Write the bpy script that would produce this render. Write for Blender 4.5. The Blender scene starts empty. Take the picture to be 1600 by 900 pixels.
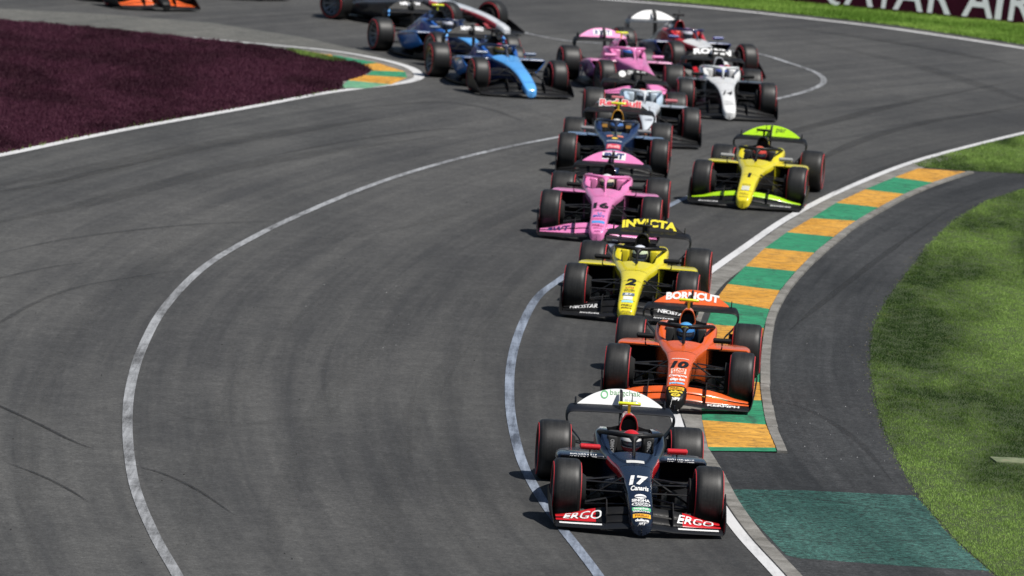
import bpy, bmesh, math, random
import numpy as np
from mathutils import Vector, Matrix

random.seed(7); RNG = np.random.default_rng(7)
SC = bpy.context.scene
COL = SC.collection
R_ = math.radians

# ------------------------------------------------------------------ camera
F_PX, CAM_H, PITCH, ROLL = 10337.7, 10.847, 0.113782, 0.065926      # focal length in 1600-px pixels
cd = bpy.data.cameras.new("camera"); cam = bpy.data.objects.new("camera", cd); COL.objects.link(cam)
cd.sensor_width = 36.0; cd.lens = F_PX * 36.0 / 1600.0
cd.clip_start = 1.0; cd.clip_end = 3000.0
_fw = Vector((0, math.cos(PITCH), -math.sin(PITCH))); _up0 = Vector((0, math.sin(PITCH), math.cos(PITCH))); _r0 = Vector((1, 0, 0))
_rt = math.cos(ROLL) * _r0 + math.sin(ROLL) * _up0; _up = -math.sin(ROLL) * _r0 + math.cos(ROLL) * _up0
M = Matrix((_rt, _up, -_fw)).transposed().to_4x4(); M.translation = (0, 0, CAM_H)
cam.matrix_world = M
cd.dof.use_dof = True; cd.dof.focus_distance = 77.0; cd.dof.aperture_fstop = 3.3
SC.camera = cam

# ------------------------------------------------------------------ light
SUN_DIR = Vector((0.47, -0.30, 1.0)).normalized()                     # towards the sun
EL = math.asin(SUN_DIR.z); AZ = math.atan2(SUN_DIR.x, SUN_DIR.y)
world = bpy.data.worlds.new("World"); SC.world = world; world.use_nodes = True
wn = world.node_tree.nodes; wl = world.node_tree.links
bg = wn["Background"]; sky = wn.new("ShaderNodeTexSky"); sky.sky_type = 'NISHITA'; sky.sun_disc = False
sky.sun_elevation = EL; sky.sun_rotation = AZ
wl.new(sky.outputs[0], bg.inputs[0]); bg.inputs[1].default_value = 0.055
sd = bpy.data.lights.new("sun", 'SUN'); sd.energy = 4.7; sd.angle = R_(0.5); sd.color = (1.0, 0.965, 0.91)
sun = bpy.data.objects.new("sun", sd); COL.objects.link(sun)
sun.rotation_euler = (-SUN_DIR).to_track_quat('-Z', 'Y').to_euler(); sun.location = (20, 60, 40)
SC.view_settings.view_transform = 'Standard'; SC.view_settings.look = 'None'
SC.view_settings.exposure = 0.12; SC.view_settings.gamma = 1.0; SC.view_settings.use_curve_mapping = False


def G(px, py, z=0.0):
    """ground point under a pixel of the 1600x900 photograph"""
    d = _fw * F_PX + _rt * (px - 800) - _up * (py - 450)
    t = (z - CAM_H) / d.z
    p = Vector((0, 0, CAM_H)) + d * t
    return (p.x, p.y)


# ------------------------------------------------------------------ helpers
def sRGB(r, g, b):
    f = lambda c: (c / 12.92 if c <= 0.04045 else ((c + 0.055) / 1.055) ** 2.4)
    return (f(r / 255), f(g / 255), f(b / 255), 1)


def tag(o, label=None, cat=None, group=None, kind=None):
    if label: o["label"] = label
    if cat: o["category"] = cat
    if group: o["group"] = group
    if kind: o["kind"] = kind
    return o


def empty(name, loc=(0, 0, 0), rz=0.0):
    o = bpy.data.objects.new(name, None); COL.objects.link(o)
    o.empty_display_size = 0.3; o.location = loc; o.rotation_euler = (0, 0, rz)
    return o


def mk_mesh(name, verts, faces, mats=(), midx=None, smooth=True, sharp=40):
    me = bpy.data.meshes.new(name)
    me.from_pydata([tuple(map(float, v)) for v in verts], [], faces)
    for m in mats: me.materials.append(m)
    if midx is not None: me.polygons.foreach_set("material_index", midx)
    if smooth:
        me.polygons.foreach_set("use_smooth", [True] * len(me.polygons))
        try: me.set_sharp_from_angle(angle=R_(sharp))
        except Exception: pass
    me.update()
    return me


def link(name, me, parent=None, loc=None):
    o = bpy.data.objects.new(name, me); COL.objects.link(o)
    if parent is not None: o.parent = parent
    if loc is not None: o.location = loc
    return o


class NB:
    """small helper to write node trees"""
    def __init__(s, name):
        s.m = bpy.data.materials.new(name); s.m.use_nodes = True
        s.t = s.m.node_tree; s.n = s.t.nodes; s.b = s.n["Principled BSDF"]; s.out = s.n["Material Output"]
    def new(s, t, **k):
        n = s.n.new(t)
        for a, v in k.items(): setattr(n, a, v)
        return n
    def lk(s, a, b): s.t.links.new(a, b)
    def coord(s, kind='Object'):
        return s.new("ShaderNodeTexCoord").outputs[kind]
    def pos(s): return s.new("ShaderNodeNewGeometry").outputs['Position']
    def mapping(s, vec, scale=(1, 1, 1), rot=(0, 0, 0)):
        n = s.new("ShaderNodeMapping"); n.inputs['Scale'].default_value = scale; n.inputs['Rotation'].default_value = rot
        s.lk(vec, n.inputs[0]); return n.outputs[0]
    def noise(s, vec, scale, detail=3, rough=.55, out='Fac'):
        n = s.new("ShaderNodeTexNoise"); n.inputs['Scale'].default_value = scale; n.inputs['Detail'].default_value = detail
        n.inputs['Roughness'].default_value = rough
        s.lk(vec, n.inputs['Vector']); return n.outputs[out]
    def ramp(s, fac, stops):
        n = s.new("ShaderNodeValToRGB"); e = n.color_ramp.elements
        while len(e) < len(stops): e.new(0.5)
        for q, (p, c) in zip(e, stops):
            q.position = p; q.color = c if len(c) == 4 else (*c, 1)
        s.lk(fac, n.inputs[0]); return n.outputs[0]
    def mix(s, fac, a, b, mode='MIX'):
        n = s.new("ShaderNodeMix"); n.data_type = 'RGBA'; n.blend_type = mode
        for sock, v in ((n.inputs[0], fac), (n.inputs[6], a), (n.inputs[7], b)):
            if hasattr(v, 'is_linked'): s.lk(v, sock)
            else: sock.default_value = v
        return n.outputs[2]
    def math(s, op, a, b=0.0):
        n = s.new("ShaderNodeMath"); n.operation = op
        for sock, v in zip(n.inputs, (a, b)):
            if hasattr(v, 'is_linked'): s.lk(v, sock)
            else: sock.default_value = v
        return n.outputs[0]
    def bump(s, h, strength=.3, dist=.02):
        n = s.new("ShaderNodeBump"); n.inputs['Strength'].default_value = strength; n.inputs['Distance'].default_value = dist
        s.lk(h, n.inputs['Height']); s.lk(n.outputs[0], s.b.inputs['Normal'])
    def set(s, **k):
        for a, v in k.items():
            i = s.b.inputs[a.replace('_', ' ')]
            if hasattr(v, 'is_linked'): s.lk(v, i)
            else: i.default_value = v
        return s.m


def g3(v): return (v, v, v, 1)


def hermite(xs, ys, q):
    """smooth interpolation of table ys (n,k) at q"""
    xs = np.asarray(xs, float); ys = np.asarray(ys, float)
    d = np.diff(ys, axis=0) / np.diff(xs)[:, None]
    m = np.zeros_like(ys)
    m[1:-1] = np.where(d[:-1] * d[1:] > 0, 2 * d[:-1] * d[1:] / (d[:-1] + d[1:] + 1e-12), 0); m[0] = d[0]; m[-1] = d[-1]
    q = np.atleast_1d(q); i = np.clip(np.searchsorted(xs, q) - 1, 0, len(xs) - 2)
    h = (xs[i + 1] - xs[i])[:, None]; t = ((q - xs[i]) / (xs[i + 1] - xs[i]))[:, None]
    return ((2 * t**3 - 3 * t**2 + 1) * ys[i] + (t**3 - 2 * t**2 + t) * h * m[i] + (-2 * t**3 + 3 * t**2) * ys[i + 1] + (t**3 - t**2) * h * m[i + 1])


def catmull(pts, n=8):
    """smooth polyline through points"""
    P = [np.array(p, float) for p in pts]; P = [2 * P[0] - P[1]] + P + [2 * P[-1] - P[-2]]
    out = []
    for i in range(1, len(P) - 2):
        a, b, c, d = P[i - 1:i + 3]
        for k in range(n):
            t = k / n
            out.append(.5 * ((2 * b) + (c - a) * t + (2 * a - 5 * b + 4 * c - d) * t * t + (3 * b - a - 3 * c + d) * t**3))
    out.append(P[-2]); return np.array(out)


def loft(rings, closed=True, cap0=True, cap1=True):
    n = len(rings[0]); V = [tuple(p) for r in rings for p in r]; Fc = []; ij = []
    for i in range(len(rings) - 1):
        for j in range(n if closed else n - 1):
            k = (j + 1) % n
            Fc.append((i * n + j, i * n + k, (i + 1) * n + k, (i + 1) * n + j)); ij.append((i, j))
    if cap0: Fc.append(tuple(range(n - 1, -1, -1))); ij.append((-1, 0))
    if cap1: Fc.append(tuple((len(rings) - 1) * n + j for j in range(n))); ij.append((-2, 0))
    return V, Fc, ij


def tube(path, rx, rz=None, sides=10, up=(0, 0, 1), smooth_n=0):
    """tube round a path; rx half width, rz half height (floats or lists)"""
    if smooth_n: path = catmull(path, smooth_n)
    path = np.array(path, float); n = len(path)
    rx = np.full(n, rx) if np.isscalar(rx) else np.interp(np.linspace(0, 1, n), np.linspace(0, 1, len(rx)), rx)
    rz = rx if rz is None else (np.full(n, rz) if np.isscalar(rz) else np.interp(np.linspace(0, 1, n), np.linspace(0, 1, len(rz)), rz))
    rings = []
    for i in range(n):
        t = path[min(i + 1, n - 1)] - path[max(i - 1, 0)]; t /= np.linalg.norm(t) + 1e-9
        u = np.array(up, float); s = np.cross(t, u)
        if np.linalg.norm(s) < 1e-3: s = np.cross(t, np.array([0, 1, 0.]))
        s /= np.linalg.norm(s); u = np.cross(s, t)
        rings.append([path[i] + s * rx[i] * math.cos(a) + u * rz[i] * math.sin(a) for a in np.linspace(0, 2 * math.pi, sides, endpoint=False)])
    V, Fc, _ = loft(rings); return V, Fc


def box(x0, x1, y0, y1, z0, z1, bev=0.0, seg=2):
    bm = bmesh.new(); bmesh.ops.create_cube(bm, size=1)
    for v in bm.verts:
        v.co = Vector(((x0 + x1) / 2 + v.co.x * (x1 - x0), (y0 + y1) / 2 + v.co.y * (y1 - y0), (z0 + z1) / 2 + v.co.z * (z1 - z0)))
    if bev: bmesh.ops.bevel(bm, geom=bm.edges[:], offset=bev, segments=seg, affect='EDGES', profile=.6)
    V = [tuple(v.co) for v in bm.verts]; bm.verts.index_update(); Fc = [tuple(v.index for v in f.verts) for f in bm.faces]
    bm.free(); return V, Fc


def join(*parts):
    V = []; Fc = []
    for v, f in parts:
        o = len(V); V += list(v); Fc += [tuple(i + o for i in q) for q in f]
    return V, Fc


def lathe_x(prof, n=48):
    """revolve (x, r) profile round the x axis"""
    rings = [[(x, r * math.cos(a), r * math.sin(a)) for x, r in prof] for a in np.linspace(0, 2 * math.pi, n, endpoint=False)]
    k = len(prof); V = [p for r in rings for p in r]; Fc = []
    for i in range(n):
        for j in range(k - 1):
            a, b = i * k, ((i + 1) % n) * k
            Fc.append((a + j, a + j + 1, b + j + 1, b + j))
    return V, Fc


# ------------------------------------------------------------------ materials of the setting
def mat_asphalt(name, dark, light, streak=1.0, rough=.85, grain=.5, line=False):
    b = NB(name); p = b.pos()
    fine = b.noise(p, 42, 3, .8); crs = b.noise(p, 13, 4, .8); mid = b.noise(p, 2.6, 4, .65)
    # laying and wear streaks run round the bend: polar coordinates about the bend's centre
    sub = b.new("ShaderNodeVectorMath", operation='SUBTRACT'); sub.inputs[0].default_value = (103.5, 85.64, 0); b.lk(p, sub.inputs[1])
    sx = b.new("ShaderNodeSeparateXYZ"); b.lk(sub.outputs[0], sx.inputs[0])
    r = b.math('SQRT', b.math('ADD', b.math('MULTIPLY', sx.outputs[0], sx.outputs[0]), b.math('MULTIPLY', sx.outputs[1], sx.outputs[1])))
    th = b.math('MULTIPLY', b.math('ARCTAN2', sx.outputs[1], sx.outputs[0]), 108.0)
    cb = b.new("ShaderNodeCombineXYZ"); b.lk(r, cb.inputs[0]); b.lk(th, cb.inputs[1]); pol = cb.outputs[0]
    l1 = b.noise(b.mapping(pol, (1.7, .05, 1)), 1.0, 5, .65); l2 = b.noise(b.mapping(pol, (6, .12, 1)), 1.0, 3, .6)
    big = b.noise(b.mapping(p, (.22, .07, 1), (0, 0, R_(24))), 1.6, 5, .6)
    f = b.math('ADD', b.math('MULTIPLY', big, .40), b.math('ADD', b.math('MULTIPLY', l1, .42), b.math('MULTIPLY', l2, .18)))
    base = b.ramp(f, [(.42, (*dark, 1)), (.50, tuple((a + c) / 2 for a, c in zip(dark, light)) + (1,)), (.58, (*light, 1))])
    for n_, k in ((fine, .9), (crs, .9), (mid, .35)):
        base = b.mix(1.0, base, b.ramp(n_, [(.30, g3(1 - grain * k)), (.5, g3(1.0)), (.70, g3(1 + grain * k * 1.3))]), 'MULTIPLY')
    if line:   # rubbered-in racing line
        rr = b.math('DIVIDE', b.math('SUBTRACT', r, 98.0), 16.0)
        base = b.mix(1.0, base, b.ramp(rr, [(.0, g3(.80)), (.28, g3(.74)), (.42, g3(.86)), (.62, g3(1.0)), (.80, g3(1.04)), (1.0, g3(.98))]), 'MULTIPLY')
    b.bump(fine, .5, .006)
    return b.set(Base_Color=base, Roughness=rough, Specular_IOR_Level=.35)


M_ASPH = mat_asphalt("track_asphalt", (.040, .040, .040), (.073, .072, .069), 1, .85, .42, True)
M_ASPH2 = mat_asphalt("pale_asphalt", (.085, .085, .078), (.115, .113, .102), .6)
M_RUN = mat_asphalt("runoff_asphalt", (.014, .015, .016), (.040, .041, .042), .6, .85, .62)
M_TEAL = mat_asphalt("painted_green_asphalt", (.016, .060, .050), (.042, .112, .095), .6, .85, .62)


def wear_through(m, lo, hi, scale):
    nt = m.node_tree; o = nt.nodes["Material Output"]; sh = o.inputs[0].links[0].from_socket
    g = nt.nodes.new("ShaderNodeNewGeometry"); n = nt.nodes.new("ShaderNodeTexNoise"); n.inputs['Scale'].default_value = scale; n.inputs['Detail'].default_value = 6; n.inputs['Roughness'].default_value = .75
    nt.links.new(g.outputs['Position'], n.inputs['Vector']); r = nt.nodes.new("ShaderNodeValToRGB"); r.color_ramp.elements[0].position = lo; r.color_ramp.elements[1].position = hi
    nt.links.new(n.outputs['Fac'], r.inputs[0]); t = nt.nodes.new("ShaderNodeBsdfTransparent"); mx = nt.nodes.new("ShaderNodeMixShader")
    nt.links.new(r.outputs[0], mx.inputs[0]); nt.links.new(t.outputs[0], mx.inputs[1]); nt.links.new(sh, mx.inputs[2]); nt.links.new(mx.outputs[0], o.inputs[0])


wear_through(M_TEAL, .33, .52, 11)


def mat_line(name, col, worn_lo, worn_hi, under=(.06, .06, .06, 1)):
    b = NB(name); p = b.pos()
    n1 = b.noise(b.mapping(p, (11, .55, 1)), 1.0, 5, .7); n2 = b.noise(p, 60, 3, .7)
    n3 = b.noise(p, .55, 4, .7)
    f = b.math('ADD', b.math('MULTIPLY', n1, .35), b.math('ADD', b.math('MULTIPLY', n2, .25), b.math('MULTIPLY', n3, .40)))
    w = b.ramp(f, [(worn_lo, g3(0)), (worn_hi, g3(1))])
    return b.set(Base_Color=b.mix(w, under, col), Roughness=.7)


M_LINE_OLD = mat_line("worn_white_paint", (.36, .37, .385, 1), .41, .58)
M_LINE_BLUE = mat_line("scuffed_white_paint", (.25, .29, .36, 1), .42, .57, (.05, .06, .08, 1))
M_LINE = mat_line("white_paint", g3(.58), .30, .52, g3(.26))


def mat_concrete():
    b = NB("kerb_concrete"); p = b.pos()
    n1 = b.noise(p, 2.2, 5, .65); n2 = b.noise(p, 45, 3, .7)
    c = b.ramp(n1, [(.3, (.10, .094, .082)), (.5, (.19, .182, .165)), (.72, (.28, .27, .25))])
    c = b.mix(1.0, c, b.ramp(n2, [(.3, g3(.7)), (.7, g3(1.15))]), 'MULTIPLY')
    b.bump(n2, .3, .01)
    return b.set(Base_Color=c, Roughness=.9)


M_CONC = mat_concrete()


def mat_kerb(name, c1, c2, dirt):
    b = NB(name); p = b.pos()
    n1 = b.noise(b.mapping(p, (1.6, 2.6, 1), (0, 0, R_(25))), 3.0, 6, .75); n2 = b.noise(p, 38, 3, .75); n3 = b.noise(p, 1.1, 3, .6)
    c = b.mix(b.ramp(n3, [(.35, g3(0)), (.7, g3(1))]), c1, c2)
    c = b.mix(b.ramp(n1, [(.46, g3(0)), (.68, g3(.85))]), c, dirt)
    c = b.mix(b.ramp(n2, [(.56, g3(0)), (.74, g3(.65))]), c, dirt)
    n4 = b.noise(b.mapping(p, (2.2, .5, 1), (0, 0, R_(-12))), 1.3, 5, .7); c = b.mix(b.ramp(n4, [(.55, g3(0)), (.72, g3(.6))]), c, g3(.02))
    b.bump(n2, .25, .01)
    return b.set(Base_Color=c, Roughness=.75)


M_KO = mat_kerb("kerb_orange_paint", (.56, .265, .022, 1), (.66, .34, .05, 1), (.11, .055, .015, 1))
M_KG = mat_kerb("kerb_green_paint", (.014, .21, .098, 1), (.025, .265, .125, 1), (.010, .075, .045, 1))
M_KG2 = mat_kerb("kerb_faded_green_paint", (.10, .30, .17, 1), (.15, .34, .2, 1), (.07, .15, .1, 1))


def mat_soil(name, a, c):
    b = NB(name); p = b.pos(); n = b.noise(p, 6, 5, .7)
    return b.set(Base_Color=b.ramp(n, [(.3, a), (.7, c)]), Roughness=.95)


M_SOIL = mat_soil("lawn_soil", (.022, .036, .010), (.05, .07, .02))
M_PSOIL = mat_soil("bed_soil", (.03, .009, .015), (.05, .015, .025))


def mat_blades(name, dark, light, straw, stripes):
    b = NB(name); p = b.pos()
    at = b.new("ShaderNodeAttribute"); at.attribute_name = "tone"; rnd = at.outputs['Fac']
    big = b.noise(b.mapping(p, stripes[0], (0, 0, stripes[1])), 1.0, 4, .6)
    f = b.math('ADD', b.math('MULTIPLY', rnd, .28), b.math('MULTIPLY', b.ramp(big, [(.42, g3(0)), (.58, g3(1))]), .72))
    c = b.ramp(f, [(.12, dark), (.85, light)])
    dry = b.noise(p, 1.9, 4, .7); dry = b.ramp(dry, [(.58, g3(0)), (.72, g3(.7))])
    c = b.mix(b.math('MULTIPLY', dry, rnd), c, straw)
    tr = b.new("ShaderNodeBsdfTranslucent"); b.lk(c, tr.inputs[0]); mx = b.new("ShaderNodeMixShader"); mx.inputs[0].default_value = .35
    b.set(Base_Color=c, Roughness=.7, Specular_IOR_Level=.25)
    b.lk(b.b.outputs[0], mx.inputs[1]); b.lk(tr.outputs[0], mx.inputs[2]); b.lk(mx.outputs[0], b.out.inputs[0])
    return b.m


M_GRASS = mat_blades("grass_blades", (.026, .064, .010), (.30, .455, .105), (.40, .36, .16, 1), ((.34, .10, 1), R_(-32)))
M_GRASSF = mat_blades("far_grass_blades", (.15, .29, .035), (.34, .52, .10), (.3, .3, .10, 1), ((.2, .5, 1), 0))
M_BED = mat_blades("purple_bed_blades", (.050, .0125, .025), (.105, .029, .055), (.13, .05, .06, 1), ((.5, .22, 1), R_(10)))

# ------------------------------------------------------------------ ground
def sheet(name, pts, z, mat, label=None, kind='structure', parent=None):
    me = mk_mesh(name, [(x, y, z) for x, y in pts], [tuple(range(len(pts)))], [mat], smooth=False)
    if me.polygons[0].normal.z < 0: me.flip_normals()
    o = link(name, me, parent)
    if kind: o["kind"] = kind
    if label: o["label"] = label
    return o


def gp(pts, z=0.0): return [G(x, y, z) for x, y in pts]


gs = 900
ground = sheet("track", [(-gs, -300), (gs, -300), (gs, 1500), (-gs, 1500)], 0.0, M_ASPH, "grey tarmac race track sweeping through the bend")


def ribbon(pts_px, off0, off1, z, mat, name, label=None, n=8, parent=None, taper=False, kind='structure'):
    c = catmull(gp(pts_px), n)
    t = np.gradient(c, axis=0); t /= np.linalg.norm(t, axis=1)[:, None]
    nm = np.stack([t[:, 1], -t[:, 0]], 1)
    k = len(c); s = np.ones(k)
    if taper:
        u = np.linspace(0, 1, k); s = np.clip(np.minimum(u, 1 - u) * 3.5, .05, 1)
    mid = (off0 + off1) / 2; hw = (off1 - off0) / 2
    a = c + nm * (mid - hw * s)[:, None]; d = c + nm * (mid + hw * s)[:, None]
    V = [(*p, z) for p in a] + [(*p, z) for p in d]
    Fc = [(i, k + i, k + i + 1, i + 1) for i in range(k - 1)]
    me = mk_mesh(name, V, Fc, [mat], smooth=False)
    if me.polygons[0].normal.z < 0: me.flip_normals()
    o = link(name, me, parent)
    if kind: o["kind"] = kind
    if label: o["label"] = label
    return o


# rubber marks: worn-in dark ribbons
def mat_rubber(name, alpha):
    b = NB(name); p = b.pos(); n = b.noise(p, 25, 4, .75); n2 = b.noise(p, 1.3, 3, .6)
    b.set(Base_Color=g3(.012), Roughness=.8)
    tr = b.new("ShaderNodeBsdfTransparent"); mx = b.new("ShaderNodeMixShader")
    f = b.math('MULTIPLY', b.ramp(n, [(.3, g3(.35)), (.65, g3(1))]), b.ramp(n2, [(.25, g3(alpha * .45)), (.7, g3(alpha))]))
    b.lk(f, mx.inputs[0]); b.lk(tr.outputs[0], mx.inputs[1]); b.lk(b.b.outputs[0], mx.inputs[2]); b.lk(mx.outputs[0], b.out.inputs[0])
    return b.m


M_RUB = mat_rubber("tyre_rubber_mark", 1.0); M_RUB2 = mat_rubber("faint_rubber_mark", .085); M_RUB4 = mat_rubber("broad_rubber_band", .26); M_RUB3 = mat_rubber("medium_rubber_mark", .40)
zz = 0.0095
for pts, w, m in [
    ([(-40, 618), (0, 635), (60, 663), (110, 688), (150, 704)], .055, M_RUB),
    ([(6, 722), (60, 742), (105, 764), (140, 786)], .045, M_RUB),
    ([(205, 727), (255, 741), (310, 767), (370, 808)], .045, M_RUB),
    ([(-60, 545), (0, 505), (55, 474), (120, 450), (200, 435), (300, 420)], .08, M_RUB3),
    ([(-60, 448), (0, 435), (80, 418), (160, 408)], .08, M_RUB3),
    ([(1150, 770), (1250, 778), (1400, 800), (1500, 832)], .10, M_RUB3), ([(1180, 830), (1300, 850), (1420, 846), (1540, 838)], .08, M_RUB3), ([(1170, 620), (1260, 640), (1340, 690), (1400, 760)], .10, M_RUB3),
    ([(1230, 520), (1290, 470), (1380, 400), (1480, 330)], .12, M_RUB3), ([(1215, 600), (1260, 540), (1320, 470), (1420, 370)], .10, M_RUB2),
    ([(1080, 250), (1180, 222), (1300, 190), (1420, 160), (1600, 125)], .30, M_RUB3), ([(1300, 305), (1330, 285), (1420, 250), (1520, 220)], .16, M_RUB3),
    ([(250, 640), (300, 655), (380, 662), (470, 664)], .05, M_RUB3), ([(660, 800), (640, 700), (650, 600), (690, 520)], .06, M_RUB2),
    ([(120, 700), (170, 690), (260, 660), (400, 640)], .06, M_RUB2), ([(-20, 400), (120, 372), (300, 352), (470, 346)], .12, M_RUB3), ([(400, 250), (520, 225), (660, 205), (760, 200)], .14, M_RUB3),
    ([(560, 170), (680, 160), (760, 170), (830, 195)], .20, M_RUB3), ([(330, 300), (480, 262), (640, 232), (790, 215)], .10, M_RUB2),
    ([(-40, 312), (100, 285), (230, 252), (360, 226), (500, 204), (640, 190)], .40, M_RUB2),
    ([(-60, 300), (120, 268), (300, 232), (460, 205), (620, 182)], .55, M_RUB4), ([(-60, 360), (140, 318), (330, 270), (520, 236), (700, 212)], .45, M_RUB4), ([(1240, 60), (1400, 95), (1520, 130), (1640, 170)], .5, M_RUB4),
    ([(-40, 306), (60, 290), (150, 270), (260, 246)], .22, M_RUB3),
    ([(400, 398), (520, 372), (640, 352), (740, 325), (830, 295)], .35, M_RUB2),
    ([(400, 403), (520, 378), (640, 355), (740, 329)], .12, M_RUB2),
    ([(1270, 262), (1300, 240), (1370, 212), (1450, 191), (1530, 178), (1640, 158)], .25, M_RUB3),
    ([(1180, 36), (1290, 50), (1380, 62), (1480, 80), (1620, 112)], .7, M_RUB2),
    ([(1200, 40), (1330, 57), (1450, 76), (1620, 108)], .30, M_RUB3),
    ([(640, 150), (720, 156), (800, 168), (880, 190)], .5, M_RUB2),
    ([(560, 480), (520, 540), (505, 600), (520, 660)], .05, M_RUB2),
    ([(1290, 128), (1400, 150), (1500, 172), (1620, 200)], .35, M_RUB2),
    ([(250, 590), (360, 598), (480, 615), (600, 622)], .10, M_RUB2),
    ([(60, 545), (200, 575), (330, 592), (420, 598)], .10, M_RUB2),
    ([(330, 672), (460, 655), (600, 648), (760, 640)], .20, M_RUB2),
    ([(280, 920), (300, 800), (330, 690), (400, 560), (520, 450)], .30, M_RUB2),
    ([(420, 920), (440, 800), (480, 690), (560, 560), (700, 440)], .35, M_RUB2),
    ([(590, 920), (600, 820), (625, 710), (680, 600), (780, 480)], .35, M_RUB2),
    ([(760, 920), (720, 820), (700, 700), (720, 580), (800, 470)], .30, M_RUB2),
    ([(60, 920), (40, 760), (60, 620), (150, 480), (300, 380), (480, 300)], .35, M_RUB2),
]:
    ribbon(pts, -w / 2, w / 2, zz, m, "tyre_mark", "dark rubber streak left by tyres on the tarmac", taper=True); zz += .0002

# pale apron above the purple bed
sheet("apron", gp([(-200, -4), (0, 14), (160, 22), (330, 36), (470, 58), (560, 78), (640, 100), (600, 112), (500, 100), (300, 66), (0, 40), (-200, 30)]), .004, M_ASPH2, "pale strip of older tarmac above the purple bed")

# painted lines
ribbon([(300, 950), (277, 900), (243, 840), (215, 775), (203, 720), (199, 660), (204, 605), (222, 545), (258, 480), (320, 417), (400, 369), (480, 331), (580, 290), (680, 258), (780, 233), (870, 215), (960, 198), (1060, 181), (1150, 167), (1222, 153), (1268, 140), (1287, 128), (1275, 114), (1228, 97), (1176, 83), (1080, 75), (980, 70), (894, 65), (840, 56), (800, 47), (740, 36)],
       -.062, .062, .008, M_LINE_OLD, "painted_line", "long worn white line looping round the inside of the track", 10)
ribbon([(960, 940), (935, 900), (905, 860), (870, 815), (840, 770), (815, 720), (800, 660), (796, 610), (800, 560), (815, 510), (840, 465), (878, 435), (940, 392), (1000, 350), (1055, 317), (1110, 297), (1170, 282)],
       -.060, .060, .008, M_LINE_BLUE, "painted_line", "scuffed bluish white line under the numbered cars", 10)
C3 = [(1280, 980), (1240, 928), (1212, 895), (1160, 838), (1122, 785), (1098, 740), (1074, 700), (1058, 660), (1046, 610), (1041, 560), (1046, 515), (1065, 470), (1090, 440), (1130, 410), (1163, 387), (1213, 352), (1247, 332), (1293, 308), (1347, 284), (1413, 258), (1480, 238), (1600, 208), (1700, 188), (1800, 170)]
ribbon(C3, -.07, .07, .008, M_LINE, "painted_line", "bright white edge line along the orange and green kerb", 10)
L4 = [(-150, 272), (0, 243), (100, 222), (200, 202), (300, 184), (400, 166), (500, 147), (560, 138.5), (615, 132), (645, 126), (655, 119), (640, 106), (590, 92), (520, 80), (440, 72), (370, 65.5), (290, 57.5)]
ribbon(L4, -.10, .10, .008, M_LINE, "painted_line", "white edge line wrapped round the purple bed", 8)
L6 = [(700, -24), (850, -9), (950, 0), (1100, 12), (1250, 28), (1400, 46), (1600, 76), (1750, 100)]
ribbon(L6, -.12, .12, .008, M_LINE, "painted_line", "white edge line below the far grass verge", 8)
ribbon(L6, -.32, -.13, .006, M_CONC, "concrete_edge", "pale concrete strip between white line and far grass", 8)

# runoff strip, painted green patch
GE = [(1800, 262), (1700, 275), (1600, 296), (1540, 316), (1490, 346), (1450, 386), (1415, 430), (1385, 470), (1366, 510), (1360, 548), (1362, 590), (1370, 632), (1385, 680), (1405, 722), (1430, 766), (1460, 806), (1500, 850), (1548, 893), (1600, 940), (1660, 990)]
run_left = [(1272, 980), (1232, 928), (1206, 895), (1155, 838), (1118, 785), (1094, 740), (1070, 700), (1056, 660), (1046, 610), (1044, 560), (1050, 515), (1068, 470), (1094, 440), (1134, 410), (1166, 387), (1216, 353), (1250, 333), (1296, 310), (1350, 286), (1416, 262), (1440, 262), (1500, 267), (1600, 272), (1700, 262), (1800, 250)]
sheet("runoff", gp(run_left + GE), .004, M_RUN, "dark tarmac run-off strip between kerb and lawn")
sheet("runoff_paint", gp([(1137, 765), (1260, 767), (1429, 775), (1447, 792), (1475, 828), (1515, 866), (1547, 893), (1400, 884), (1250, 873), (1228, 868), (1178, 815)]), .0055, M_TEAL, "faded green painted patch across the dark run-off")

# lawns
lawn_pts = gp(GE) + gp([(1900, 980), (1900, 262)])
sheet("lawn", lawn_pts, .010, M_SOIL, "mown green lawn beside the dark run-off")
lawn2 = gp([(1430, 257), (1480, 242), (1540, 226), (1600, 213), (1700, 194), (1820, 172), (1820, 250), (1700, 262), (1600, 272), (1500, 267), (1440, 262)])
sheet("lawn", lawn2, .010, M_SOIL, "small wedge of worn grass above the run-off")
far_l = gp([(700, -30), (850, -14), (950, -5), (1100, 7), (1250, 23), (1400, 40), (1600, 70), (1750, 94)])
far_r = gp([(1750, 54), (1600, 38), (1450, 24), (1350, 14), (1200, 0), (1050, -14), (900, -28)])
sheet("lawn", far_l + far_r, .008, M_SOIL, "strip of green verge below the maroon advertising wall")
back = [G(1750, 52), G(1600, 36), G(1350, 12), G(900, -30)]
sheet("lawn", [(x, y) for x, y in back] + [(-40, 330), (120, 330), (60, 150)], .006, M_SOIL, "grass ground behind the advertising wall")
bed_top = [(-200, 22), (0, 33), (100, 41), (200, 51), (290, 59.5), (370, 68.5), (440, 79), (500, 88), (530, 96), (563, 101), (578, 112), (562, 121), (532, 129), (534, 140)]
bed_bot = [(500, 145), (400, 163.5), (300, 181.5), (200, 199), (100, 219), (0, 240), (-200, 276)]
sheet("flower_bed", gp(bed_top + bed_bot), .010, M_PSOIL, "deep purple planted bed on the inside of the bend")


def in_poly(P, poly):
    x, y = P[:, 0], P[:, 1]; r = np.zeros(len(P), bool); n = len(poly)
    for i in range(n):
        x0, y0 = poly[i]; x1, y1 = poly[(i + 1) % n]
        c = ((y0 > y) != (y1 > y)) & (x < (x1 - x0) * (y - y0) / (y1 - y0 + 1e-12) + x0)
        r ^= c
    return r


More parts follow.
